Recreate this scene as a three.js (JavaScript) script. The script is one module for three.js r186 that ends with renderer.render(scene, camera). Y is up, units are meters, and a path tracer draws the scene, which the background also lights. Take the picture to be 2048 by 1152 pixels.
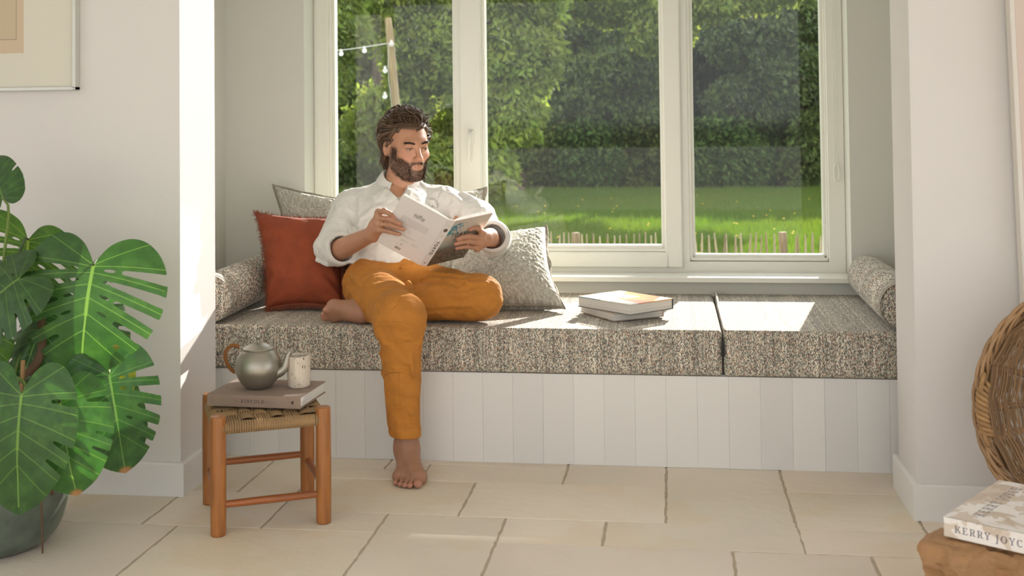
import * as THREE from 'three';
import { RoundedBoxGeometry } from 'three/addons/geometries/RoundedBoxGeometry.js';
import { mergeGeometries, mergeVertices, toCreasedNormals } from 'three/addons/utils/BufferGeometryUtils.js';

// ---------------------------------------------------------------- camera, sky, sun, exposure
const scene = new THREE.Scene();
const FOCAL = 2343.2;                                   // focal length in pixels of a 2048 x 1152 frame
const camera = new THREE.PerspectiveCamera(2 * Math.atan(576 / FOCAL) * 180 / Math.PI, 2048 / 1152, 0.1, 400);
camera.position.set(1.5376, 1.1498, 3.5344);
camera.rotation.order = 'YXZ';
camera.rotation.set(0.0289, 0.1338, -0.0112);
camera.setViewOffset(2048, 1152, 0, 394.3, 2048, 1152);  // shift lens, optical axis near the top of the frame
camera.focus = 4.25;
camera.userData.fStop = 4.8;
scene.add(camera);

const renderer = new THREE.WebGLRenderer({ antialias: true });
renderer.toneMapping = THREE.LinearToneMapping;
renderer.toneMappingExposure = 1.43;
renderer.shadowMap.enabled = true;

function skyTexture() {                                  // bright summer sky with thin high cloud, same all round
  const w = 512, h = 256, d = new Float32Array(w * h * 4);
  for (let j = 0; j < h; j++) for (let i = 0; i < w; i++) {
    const el = (j + 0.5) / h - 0.5, up = Math.max(0, el * 2), k = (j * w + i) * 4;
    const cl = 0.5 + 0.5 * Math.sin(i / w * Math.PI * 2 * 5 + 3 * Math.sin(j * 0.11)) * Math.sin(j * 0.23 + 2 * Math.sin(i / w * Math.PI * 2 * 3));
    const t = Math.min(1, up * 1.3), b = 1.06 - 0.14 * t + 0.05 * (cl - 0.5);
    d[k] = b * (1.0 - 0.13 * t * (1 - 0.5 * cl)); d[k + 1] = b * (1.0 - 0.05 * t * (1 - 0.5 * cl)); d[k + 2] = b * (1.0 + 0.03 * t); d[k + 3] = 1;
    if (el < 0) { d[k] = 0.34; d[k + 1] = 0.36; d[k + 2] = 0.28; }
  }
  const t = new THREE.DataTexture(d, w, h, THREE.RGBAFormat, THREE.FloatType);
  t.mapping = THREE.EquirectangularReflectionMapping; t.magFilter = THREE.LinearFilter; t.needsUpdate = true;
  return t;
}
scene.background = skyTexture();
scene.backgroundIntensity = 1.42;

const sun = new THREE.DirectionalLight(new THREE.Color(1, 0.95, 0.87), 9.5);   // low sun beyond the garden, a little to the right of the bay
sun.position.set(1 + 0.2 * 45, 0.42 * 46, -8 - 45);
sun.target.position.set(1, 0, -8);
sun.castShadow = true; sun.shadow.mapSize.set(4096, 4096);
Object.assign(sun.shadow.camera, { left: -32, right: 32, top: 32, bottom: -32, near: 0.5, far: 120 });
scene.add(sun, sun.target);

// photographer's lamp on a boom outside the window, just above the frame: a snooted beam on the reader from the right
const LAMP = new THREE.Vector3(2.62, 2.40, -3.45), LAMP_AIM = new THREE.Vector3(0.92, 0.70, -0.62);
const lampLight = new THREE.SpotLight(new THREE.Color(1, 0.955, 0.9), 105, 0, 0.185, 0.5, 2);
lampLight.position.copy(LAMP).addScaledVector(LAMP_AIM.clone().sub(LAMP).normalize(), 0.012);
lampLight.target.position.copy(LAMP_AIM); lampLight.castShadow = true; lampLight.shadow.radius = 0.5; lampLight.shadow.mapSize.set(2048, 2048);
scene.add(lampLight, lampLight.target);

// ---------------------------------------------------------------- helpers
const V = (x, y, z) => new THREE.Vector3(x, y, z);
function rng(s) { return () => { s |= 0; s = s + 0x6D2B79F5 | 0; let t = Math.imul(s ^ s >>> 15, 1 | s); t = t + Math.imul(t ^ t >>> 7, 61 | t) ^ t; return ((t ^ t >>> 14) >>> 0) / 4294967296; }; }
const clamp = (x, a = 0, b = 1) => Math.min(b, Math.max(a, x)), mix = (a, b, t) => a + (b - a) * t, sm = (a, b, x) => { const t = clamp((x - a) / (b - a)); return t * t * (3 - 2 * t); };
const names = new Map();
function numbered(n) { const k = names.get(n) ?? 0; names.set(n, k + 1); return k ? n + '_' + String(k).padStart(3, '0') : n; }
function hash3(x, y, z) { let h = Math.imul(x, 374761393) + Math.imul(y, 668265263) + Math.imul(z, 2147483647 - 1640531526) | 0; h = Math.imul(h ^ h >>> 13, 1274126177); return ((h ^ h >>> 16) >>> 0) / 4294967296; }
function noise3(x, y, z) {
  const xi = Math.floor(x), yi = Math.floor(y), zi = Math.floor(z), u = x - xi, v = y - yi, w = z - zi;
  const a = u * u * (3 - 2 * u), b = v * v * (3 - 2 * v), c = w * w * (3 - 2 * w);
  const h = (i, j, k) => hash3(xi + i, yi + j, zi + k);
  return mix(mix(mix(h(0, 0, 0), h(1, 0, 0), a), mix(h(0, 1, 0), h(1, 1, 0), a), b), mix(mix(h(0, 0, 1), h(1, 0, 1), a), mix(h(0, 1, 1), h(1, 1, 1), a), b), c) * 2 - 1;
}
const fbm = (x, y, z, n = 4) => { let s = 0, a = 0.5; for (let i = 0; i < n; i++) { s += a * noise3(x, y, z); x *= 2.03; y *= 2.03; z *= 2.03; a *= 0.5; } return s; };
// tileable 2D value noise, period p cells
function tnoise(x, y, p, seed) {
  const xi = Math.floor(x), yi = Math.floor(y), u = x - xi, v = y - yi, a = u * u * (3 - 2 * u), b = v * v * (3 - 2 * v), m = (q) => ((q % p) + p) % p;
  const h = (i, j) => hash3(m(xi + i), m(yi + j), seed);
  return mix(mix(h(0, 0), h(1, 0), a), mix(h(0, 1), h(1, 1), a), b) * 2 - 1;
}
const tfbm = (u, v, p, seed, n = 4) => { let s = 0, a = 0.5; for (let i = 0; i < n; i++) { s += a * tnoise(u * p, v * p, p, seed + i); p *= 2; a *= 0.5; } return s; };
// colour texture from a function of (u, v) in 0..1 giving linear rgb
function tex(w, h, f, { srgb = true, clampEdge = false } = {}) {
  const d = new Uint8Array(w * h * 4), enc = (x) => { x = clamp(x); return 255 * (srgb ? (x <= 0.0031308 ? 12.92 * x : 1.055 * Math.pow(x, 1 / 2.4) - 0.055) : x); };
  for (let j = 0; j < h; j++) for (let i = 0; i < w; i++) { const c = f((i + 0.5) / w, (j + 0.5) / h), k = (j * w + i) * 4; d[k] = enc(c[0]); d[k + 1] = enc(c[1]); d[k + 2] = enc(c[2]); d[k + 3] = 255; }
  const t = new THREE.DataTexture(d, w, h); t.magFilter = THREE.LinearFilter; t.minFilter = THREE.LinearMipmapLinearFilter; t.generateMipmaps = true;
  t.wrapS = t.wrapT = clampEdge ? THREE.ClampToEdgeWrapping : THREE.RepeatWrapping; if (srgb) t.colorSpace = THREE.SRGBColorSpace; t.needsUpdate = true; return t;
}
function canvasTex(w, h, draw, rep) {
  const c = document.createElement('canvas'); c.width = w; c.height = h; draw(c.getContext('2d'), w, h);
  const t = new THREE.CanvasTexture(c); t.colorSpace = THREE.SRGBColorSpace; t.magFilter = THREE.LinearFilter;
  if (rep) t.wrapS = t.wrapT = THREE.RepeatWrapping; return t;
}
const rep = (t, sx, sy) => { const c = t.clone(); c.repeat.set(sx, sy); c.needsUpdate = true; return c; };
const L3 = (r, g, b) => new THREE.Color().setRGB(r, g, b);
const hex = (h) => new THREE.Color(h);
const std = (o) => new THREE.MeshStandardMaterial(o), phy = (o) => new THREE.MeshPhysicalMaterial(o);

function obj(name, geo, mat, parent) {
  const m = new THREE.Mesh(Array.isArray(geo) ? merge(geo) : geo, mat); m.castShadow = m.receiveShadow = true;
  if (parent) { m.name = numbered(name); parent.add(m); } else { m.name = numbered(name); scene.add(m); }
  return m;
}
function merge(list) {
  list = list.map((g) => (g.index ? g.toNonIndexed() : g));
  for (const g of list) { if (!g.attributes.normal) g.computeVertexNormals(); if (!g.attributes.uv) g.setAttribute('uv', new THREE.BufferAttribute(new Float32Array(g.attributes.position.count * 2), 2)); for (const k of Object.keys(g.attributes)) if (!['position', 'normal', 'uv'].includes(k)) g.deleteAttribute(k); }
  return mergeGeometries(list);
}
function tag(o, label, category, group, kind) { if (label) o.userData.label = label; if (category) o.userData.category = category; if (group) o.userData.group = group; if (kind) o.userData.kind = kind; return o; }
function thing(name, label, category, pos = [0, 0, 0], turn = 0, group) { const g = new THREE.Group(); g.name = numbered(name); g.position.set(...pos); g.rotation.y = turn; scene.add(g); return tag(g, label, category, group); }
function structure(name) { const g = new THREE.Group(); g.name = numbered(name); scene.add(g); g.userData.kind = 'structure'; return g; }
function box(x0, x1, y0, y1, z0, z1) { const g = new THREE.BoxGeometry(x1 - x0, y1 - y0, z1 - z0); g.translate((x0 + x1) / 2, (y0 + y1) / 2, (z0 + z1) / 2); return boxUV(g); }
function rbox(x0, x1, y0, y1, z0, z1, r = 0.004, s = 2) { const g = new RoundedBoxGeometry(x1 - x0, y1 - y0, z1 - z0, s, r); g.translate((x0 + x1) / 2, (y0 + y1) / 2, (z0 + z1) / 2); return boxUV(g); }
// uv in metres: walls along x or z against y, level faces x against z
function boxUV(g, k = 1) {
  if (g.index) g = g.toNonIndexed();
  const p = g.attributes.position, n = g.attributes.normal, uv = new Float32Array(p.count * 2);
  for (let i = 0; i < p.count; i += 3) {
    let a = [0, 0, 0]; for (let j = 0; j < 3; j++) { a[0] += n.getX(i + j); a[1] += n.getY(i + j); a[2] += n.getZ(i + j); } a = a.map(Math.abs);
    const ax = a[0] > a[1] && a[0] > a[2] ? 0 : a[1] > a[2] ? 1 : 2;
    for (let j = i; j < i + 3; j++) { const x = p.getX(j), y = p.getY(j), z = p.getZ(j); uv[j * 2] = (ax === 0 ? z : x) * k; uv[j * 2 + 1] = (ax === 1 ? z : y) * k; }
  }
  g.setAttribute('uv', new THREE.BufferAttribute(uv, 2)); return g;
}
// a swept tube with varying radius; r may be a number or a function of 0..1; flat < 1 squashes it
function sweep(pts, r, seg = 8, { n = 0, caps = true, closed = false, flat = 1 } = {}) {
  const c = new THREE.CatmullRomCurve3(pts, closed, 'centripetal'), N = n || Math.max(2, pts.length * 4), fr = c.computeFrenetFrames(N, closed), pos = [], uv = [], idx = [], len = c.getLength();
  const R = typeof r === 'function' ? r : () => r;
  for (let i = 0; i <= N; i++) { const t = i / N, p = c.getPointAt(t), q = R(t); for (let j = 0; j <= seg; j++) { const a = j / seg * Math.PI * 2, x = Math.cos(a) * q, y = Math.sin(a) * q * flat; const A = fr.normals[i], B = fr.binormals[i]; pos.push(p.x + A.x * x + B.x * y, p.y + A.y * x + B.y * y, p.z + A.z * x + B.z * y); uv.push(j / seg * q * 6.28, t * len); } }
  for (let i = 0; i < N; i++) for (let j = 0; j < seg; j++) { const a = i * (seg + 1) + j, b = a + seg + 1; idx.push(a, a + 1, b, b, a + 1, b + 1); }
  if (caps && !closed) for (const e of [0, N]) { const p = c.getPointAt(e / N), k = pos.length / 3, o = e * (seg + 1); pos.push(p.x, p.y, p.z); uv.push(0, 0); for (let j = 0; j < seg; j++) e ? idx.push(k, o + j, o + j + 1) : idx.push(k, o + j + 1, o + j); }
  const g = new THREE.BufferGeometry(); g.setAttribute('position', new THREE.Float32BufferAttribute(pos, 3)); g.setAttribute('uv', new THREE.Float32BufferAttribute(uv, 2)); g.setIndex(idx); g.computeVertexNormals();
  const nn = g.attributes.normal; for (let i = 0; i <= N; i++) { const a = i * (seg + 1), b = a + seg, v = V(nn.getX(a) + nn.getX(b), nn.getY(a) + nn.getY(b), nn.getZ(a) + nn.getZ(b)).normalize(); nn.setXYZ(a, v.x, v.y, v.z); nn.setXYZ(b, v.x, v.y, v.z); }
  return g;
}
const lathe = (pts, seg = 48) => new THREE.LatheGeometry(pts.map((p) => new THREE.Vector2(...p)), seg);
const place = (g, pos, rot = [0, 0, 0]) => { g.applyMatrix4(new THREE.Matrix4().compose(V(...pos), new THREE.Quaternion().setFromEuler(new THREE.Euler(...rot, 'YXZ')), V(1, 1, 1))); return g; };
// height map of crumpled cloth or paper: sharp ridges of several sizes
const crumple = (seed, p, ax) => tex(512, 512, (u, v) => { let n = 0, a = 0.55, q = p; const w = 0.05 * tnoise(u * 6, v * 6, 6, seed + 9); for (let i = 0; i < 4; i++) { n += a * (1 - Math.abs(tnoise((u + w) * q, (v + w) * q * ax, q * 12, seed + i))); a *= 0.5; q *= 2; } return [n, n, n]; }, { srgb: false });
// ---------------------------------------------------------------- surfaces of the room
const plaster = tex(512, 512, (u, v) => { const n = 0.5 + 0.5 * tfbm(u, v, 24, 5, 4); return [n, n, n]; }, { srgb: false });
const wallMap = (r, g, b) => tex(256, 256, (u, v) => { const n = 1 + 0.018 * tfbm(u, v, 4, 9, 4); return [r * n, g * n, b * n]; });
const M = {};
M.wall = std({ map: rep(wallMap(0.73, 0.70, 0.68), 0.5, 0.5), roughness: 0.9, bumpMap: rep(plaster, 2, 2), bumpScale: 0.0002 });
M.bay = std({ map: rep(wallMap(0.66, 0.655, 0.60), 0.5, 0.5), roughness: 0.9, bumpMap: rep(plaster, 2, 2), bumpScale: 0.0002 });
M.ceiling = std({ color: L3(0.8, 0.79, 0.76), roughness: 0.95 });
M.paint = std({ color: L3(0.80, 0.785, 0.765), roughness: 0.45 });
M.frame = phy({ color: L3(0.80, 0.79, 0.72), roughness: 0.32, clearcoat: 0.25, clearcoatRoughness: 0.2 });
M.glass = phy({ color: 0xffffff, transmission: 1, thickness: 0, roughness: 0, ior: 1.5, specularIntensity: 0.7 });
M.grout = std({ color: L3(0.50, 0.42, 0.32), roughness: 1, bumpMap: rep(plaster, 6, 6), bumpScale: 0.003 });

const barkMap = tex(256, 256, (u, v) => { const n = 0.75 + 0.5 * tfbm(u * 1, v * 0.25, 16, 301, 4); return [0.10 * n, 0.083 * n, 0.062 * n]; });
const bark = std({ map: barkMap, roughness: 1 });

// floor: limestone slabs in broken bond, every slab its own piece
const stoneTex = [0, 1, 2].map((s) => tex(512, 512, (u, v) => {
  const a = tfbm(u, v, 3, 40 + s * 9, 5), b = tfbm(u, v, 5, 80 + s * 9, 4), c = sm(0.12, 0.4, tfbm(u, v, 4, 120 + s * 7, 4)), p = tnoise(u * 200, v * 200, 200, 7 + s) > 0.93 ? 0.94 : 1;
  const k = p * (1 + 0.10 * a), w = c * 0.35 + 0.12 * b;
  return [0.78 * k * (1 - 0.05 * w), 0.695 * k * (1 - 0.15 * w), 0.59 * k * (1 - 0.32 * w)];
}));
const stoneBump = tex(512, 512, (u, v) => { const n = 0.5 + 0.3 * tfbm(u, v, 6, 61, 5) + 0.15 * tfbm(u, v, 40, 62, 2); return [n, n, n]; }, { srgb: false });
const stoneMats = []; { const r = rng(3); for (let i = 0; i < 9; i++) { const k = 0.96 + 0.08 * r(), m = std({ map: rep(stoneTex[i % 3], 0.9, 0.9), roughness: 0.62, bumpMap: rep(stoneBump, 1, 1), bumpScale: 0.004, color: L3(k, k * (0.985 + 0.02 * r()), k * (0.96 + 0.04 * r())) }); m.map.offset.set(r(), r()); stoneMats.push(m); } }
const floor = structure('floor');
obj('grout_bed', box(-2.9, 5.4, -0.2, -0.0022, -0.6, 5.0), M.grout, floor);
{
  const r = rng(11);
  const slab = (x0, x1, z0, z1, jag = 0.004) => {
    x0 += 0.006; x1 -= 0.006; z0 += 0.003; z1 -= 0.003;
    const s = new THREE.Shape(), pts = [], edge = (ax, az, bx, bz) => { const L = Math.hypot(bx - ax, bz - az), n = Math.max(2, Math.round(L / 0.025)); for (let i = 0; i < n; i++) { const t = i / n, w = i === 0 ? 0.3 : 1; pts.push([ax + (bx - ax) * t + (r() - 0.5) * jag * w, az + (bz - az) * t + (r() - 0.5) * jag * w]); } };
    edge(x0, z0, x1, z0); edge(x1, z0, x1, z1); edge(x1, z1, x0, z1); edge(x0, z1, x0, z0);
    pts.forEach(([x, z], i) => (i ? s.lineTo(x, -z) : s.moveTo(x, -z))); s.closePath();
    const g = new THREE.ExtrudeGeometry(s, { depth: 0.012, bevelEnabled: true, bevelSize: 0.0022, bevelThickness: 0.0018, bevelSegments: 2, curveSegments: 1 });
    g.rotateX(-Math.PI / 2); g.translate(0, -0.0138 + (r() - 0.5) * 0.0012, 0);
    obj('floor_tile', boxUV(g), stoneMats[Math.floor(r() * 9)], floor);
  };
  const T = [[-0.36, 0.165, -0.45, -0.05], [0.165, 0.57, -0.45, -0.338], [0.165, 0.357, -0.338, -0.05], [-0.36, -0.005, -0.05, 0.265], [-0.005, 0.354, -0.05, 0.263], [0.57, 1.18, -0.47, -0.408], [0.357, 0.714, -0.338, -0.226], [0.57, 0.714, -0.408, -0.338], [0.714, 1.18, -0.408, -0.226], [1.18, 1.508, -0.47, -0.229], [1.508, 1.877, -0.47, 0.107], [1.877, 2.26, -0.47, -0.22], [1.877, 2.229, -0.22, 0.113], [1.877, 2.229, 0.113, 0.306],
    [2.229, 2.75, -0.2, 0.32], [0.354, 0.901, -0.226, 0.1], [0.901, 1.508, -0.229, 0.105], [0.354, 0.691, 0.1, 0.263], [0.105, 0.691, 0.263, 0.75], [-0.5, 0.105, 0.267, 0.72], [-0.36 - 0.6, -0.36, -0.05, 0.265], [0.691, 1.044, 0.103, 0.75], [1.044, 1.337, 0.105, 0.306], [1.337, 1.88, 0.105, 0.306], [1.044, 1.687, 0.306, 0.75], [1.687, 2.047, 0.31, 0.75], [2.047, 2.75, 0.31, 0.75], [2.75, 3.4, -0.02, 0.4], [2.75, 3.4, 0.4, 0.75], [-1.1, -0.5, 0.267, 0.72]];
  T.forEach((t) => slab(...t));
  let z = 0.75; while (z < 4.7) { const d = 0.3 + 0.25 * r(); let x = -2.6; while (x < 5) { const w = 0.4 + 0.45 * r(); slab(x, Math.min(5, x + w), z, z + d); x += w; } z += d; }
}
// walls; the opening to the bay runs from x = 0 to x = 2.231
const wl = structure('wall_left_front'); obj('plaster_face', [box(-2.75, 0, 0, 2.75, -0.287, 0)], M.wall, wl);
const wr = structure('wall_right_front'); obj('plaster_face', [box(2.231, 5.15, 0, 2.75, -0.287, 0)], M.wall, wr);
const wo = structure('wall_lintel'); obj('plaster_face', box(0, 2.231, 2.4, 2.75, -0.287, 0), M.wall, wo);
{
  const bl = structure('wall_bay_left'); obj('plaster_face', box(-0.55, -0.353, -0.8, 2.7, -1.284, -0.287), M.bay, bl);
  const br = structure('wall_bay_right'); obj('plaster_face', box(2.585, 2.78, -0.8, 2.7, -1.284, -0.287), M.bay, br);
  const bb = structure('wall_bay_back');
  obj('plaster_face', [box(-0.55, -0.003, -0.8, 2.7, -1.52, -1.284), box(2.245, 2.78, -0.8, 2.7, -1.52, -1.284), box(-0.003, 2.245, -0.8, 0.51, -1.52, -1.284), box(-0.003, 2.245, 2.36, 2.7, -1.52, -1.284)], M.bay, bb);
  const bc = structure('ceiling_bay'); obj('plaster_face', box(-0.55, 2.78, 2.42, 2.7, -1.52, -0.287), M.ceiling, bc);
  // the rest of the room, behind the camera: a wide glazed opening to the garden on the left and one in the rear wall
  const side = structure('wall_side_left'); obj('plaster_face', [box(-2.75, -2.6, 0, 2.75, 0, 1.7), box(-2.75, -2.6, 0, 0.12, 1.7, 3.9), box(-2.75, -2.6, 2.35, 2.75, 1.7, 3.9), box(-2.75, -2.6, 0, 2.75, 3.9, 4.9)], M.wall, side);
  const sr = structure('wall_side_right'); obj('plaster_face', [box(5.0, 5.15, 0, 2.75, -0.3, 0.4), box(5.0, 5.15, 0, 0.06, 0.4, 4.3), box(5.0, 5.15, 2.4, 2.75, 0.4, 4.3), box(5.0, 5.15, 0, 2.75, 4.3, 4.9)], M.wall, sr);
  const rear = structure('wall_rear'); obj('plaster_face', [box(-2.75, -2.4, 0, 2.75, 4.75, 4.9), box(3.3, 5.15, 0, 2.75, 4.75, 4.9), box(-2.4, 3.3, 2.4, 2.75, 4.75, 4.9)], M.wall, rear);
  const fr = structure('window_3'); obj('window_frame', [0, 6].map((i) => box(-2.4 + i * 0.94, -2.4 + i * 0.94 + 0.06, 0, 2.4, 4.78, 4.86)).concat([box(-2.4, 3.3, 0, 0.06, 4.78, 4.86), box(-2.4, 3.3, 2.34, 2.4, 4.78, 4.86)]), M.frame, fr);
  const fs = structure('window_2'); obj('window_frame', [0, 1, 2, 3].map((i) => box(-2.71, -2.64, 0.12, 2.35, 1.7 + i * 0.715, 1.755 + i * 0.715)).concat([box(-2.71, -2.64, 0.12, 0.18, 1.7, 3.9), box(-2.71, -2.64, 2.29, 2.35, 1.7, 3.9)]), M.frame, fs);
  const f4 = structure('window_4'); obj('window_frame', [0, 1, 2, 3].map((i) => box(5.04, 5.11, 0.06, 2.4, 0.4 + i * 1.282, 0.455 + i * 1.282)).concat([box(5.04, 5.11, 0.06, 0.12, 0.4, 4.3), box(5.04, 5.11, 2.34, 2.4, 0.4, 4.3)]), M.frame, f4);
  const ce = structure('ceiling'); obj('ceiling_board', box(-2.75, 5.15, 2.75, 2.9, -0.29, 4.9), M.ceiling, ce);
}
// baseboards with a rounded top edge, wrapping round the opening
{
  const hb = 0.104, t = 0.016, prof = (L) => { const s = new THREE.Shape(); s.moveTo(0, 0); s.lineTo(t, 0); s.lineTo(t, hb - 0.008); s.quadraticCurveTo(t, hb - 0.001, t - 0.009, hb); s.lineTo(0, hb); s.closePath(); const g = new THREE.ExtrudeGeometry(s, { depth: L, bevelEnabled: false, curveSegments: 5 }); return g; };
  // profile x = out of the wall, extruded along z
  const a = structure('baseboard_left');
  // front faces: out is +z. rotate so profile x -> +z and extrusion z -> -x
  const front = (x0, x1) => { const g = prof(x1 - x0); g.applyMatrix4(new THREE.Matrix4().makeBasis(V(0, 0, 1), V(0, 1, 0), V(-1, 0, 0))); g.translate(x1, 0, 0); return boxUV(g); };
  const into = (s, x, z0, z1) => { const g = prof(z1 - z0); if (s > 0) g.translate(x, 0, z0); else { g.applyMatrix4(new THREE.Matrix4().makeBasis(V(-1, 0, 0), V(0, 1, 0), V(0, 0, -1))); g.translate(x, 0, z1); } return boxUV(g); };
  obj('skirting', [front(-2.6, 0), into(1, 0, -0.287 - t, t)], M.paint, a);
  const b = structure('baseboard_right'); obj('skirting', [front(2.231, 5), into(-1, 2.231, -0.287 - t, t)], M.paint, b);
}
// bench under the bay window: a boxed plinth faced with upright boards
{
  const be = structure('trim_bench_front'), r = rng(21); obj('plinth', box(-0.353, 2.585, 0, 0.306, -1.284, -0.464), M.paint, be);
  const pm = [0, 1, 2, 3].map((i) => std({ color: L3(0.78 - 0.02 * i, 0.76 - 0.02 * i, 0.73 - 0.018 * i), roughness: 0.5 }));
  let x = -0.353; const w = 0.1035; let i = 0;
  while (x < 2.58) { const x1 = Math.min(2.585, x + w), g = rbox(x, x1, 0.0, 0.304, -0.464, -0.4475 + (r() - 0.5) * 0.001, 0.0012, 1); const c = (x + x1) / 2; g.translate(-c, 0, 0.456); g.rotateY((r() - 0.5) * 0.012); g.translate(c, 0, -0.456); obj('bench_board', g, pm[Math.floor(r() * 4)], be); x = x1; i++; }
}
// ---------------------------------------------------------------- window in the bay
{
  const w = structure('window_1'), zf = -1.42, zb = -1.50, T = 2.36;
  const fr = (x0, x1, y0, y1, z0 = zb, z1 = zf, r = 0.004) => rbox(x0, x1, y0, y1, z0, z1, r, 2);
  obj('window_frame', [fr(-0.003, 0.062, 0.52, T), fr(2.176, 2.245, 0.52, T), fr(0.06, 2.18, 0.512, 0.572), fr(0.06, 2.18, 2.29, T)], M.frame, w);
  obj('mullion', [fr(0.624, 0.70, 0.56, 2.3, zb, zf - 0.002)], M.frame, w); obj('mullion', [fr(1.54, 1.612, 0.56, 2.3, zb, zf - 0.002)], M.frame, w);
  // glazing beads: two stepped strips round each fixed pane
  const beads = (x0, x1, y0, y1, y2, zc) => { const g = []; for (const [d, z, t] of [[0, zc, 0.012], [0.011, zc + 0.012, 0.012]]) { const a = x0 - 0.013 + (0.011 - d) * 0 - (d ? 0.012 : 0), b = x1 + 0.013 + (d ? 0.012 : 0), c = y0 - 0.014 - (d ? 0.012 : 0), e = y1 + 0.014 + (d ? 0.012 : 0); g.push(rbox(a, a + 0.014, c, e, zb + 0.01, z, 0.003), rbox(b - 0.014, b, c, e, zb + 0.01, z, 0.003), rbox(a, b, c, c + 0.014, zb + 0.01, z, 0.003), rbox(a, b, e - 0.014, e, zb + 0.01, z, 0.003)); } return g; };
  obj('glazing_bead', beads(0.085, 0.611, 0.60, 2.27, 0, -1.44), M.frame, w);
  obj('glazing_bead', beads(1.634, 2.158, 0.60, 2.27, 0, -1.44), M.frame, w);
  const sash = obj('sash', [fr(0.648, 0.738, 0.548, 2.31, -1.48, -1.398, 0.006), fr(1.51, 1.581, 0.548, 2.31, -1.48, -1.398, 0.006), fr(0.70, 1.53, 0.548, 0.612, -1.48, -1.398, 0.006), fr(0.70, 1.53, 2.25, 2.31, -1.48, -1.398, 0.006)], M.frame, w);
  obj('glazing_bead', beads(0.752, 1.496, 0.638, 2.235, 0, -1.425), M.frame, sash);
  const pane = (x0, x1, y0, y1) => obj('pane', new THREE.PlaneGeometry(x1 - x0, y1 - y0).translate((x0 + x1) / 2, (y0 + y1) / 2, -1.462), M.glass, w);
  pane(0.072, 0.624, 0.588, 2.285); pane(0.738, 1.51, 0.625, 2.25); pane(1.62, 2.172, 0.588, 2.285);
  // lever handle on the stile
  const h = obj('handle', [rbox(0.682, 0.708, 1.068, 1.128, -1.401, -1.388, 0.006, 3), sweep([V(0.695, 1.112, -1.39), V(0.695, 1.112, -1.368), V(0.695, 1.108, -1.357), V(0.6945, 1.09, -1.353), V(0.6935, 1.05, -1.352), V(0.6925, 0.995, -1.354)], (t) => 0.0085 - 0.002 * t, 10, { n: 24 })], M.frame, sash);
  const sill = structure('window_sill'); obj('sill_board', [rbox(-0.003, 2.245, 0.508, 0.5285, -1.425, -1.242, 0.003, 2)], M.frame, sill);
  // roller-blind chain looped down the right-hand reveal
  const ch = thing('blind_chain', 'thin white beaded chain loop with a small plastic toggle hanging beside the right window pane', 'blind chain', [2.21, 0.93, -1.4]);
  const bead = (x, y) => new THREE.SphereGeometry(0.0024, 6, 5).translate(x, y, 0), bs = []; for (let y = 0.02; y < 1.38; y += 0.0075) bs.push(bead(-0.006, y), bead(0.006, y)); tag(obj('beads', bs, M.frame, ch), 'fine ball chain');
  obj('toggle', sweep([V(0, 0.045, 0), V(0.008, 0.035, 0), V(0.0095, 0, 0), V(0.004, -0.028, 0), V(-0.004, -0.028, 0), V(-0.0095, 0, 0), V(-0.008, 0.035, 0)], 0.0032, 8, { closed: true, n: 40 }), M.frame, ch);
}
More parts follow.
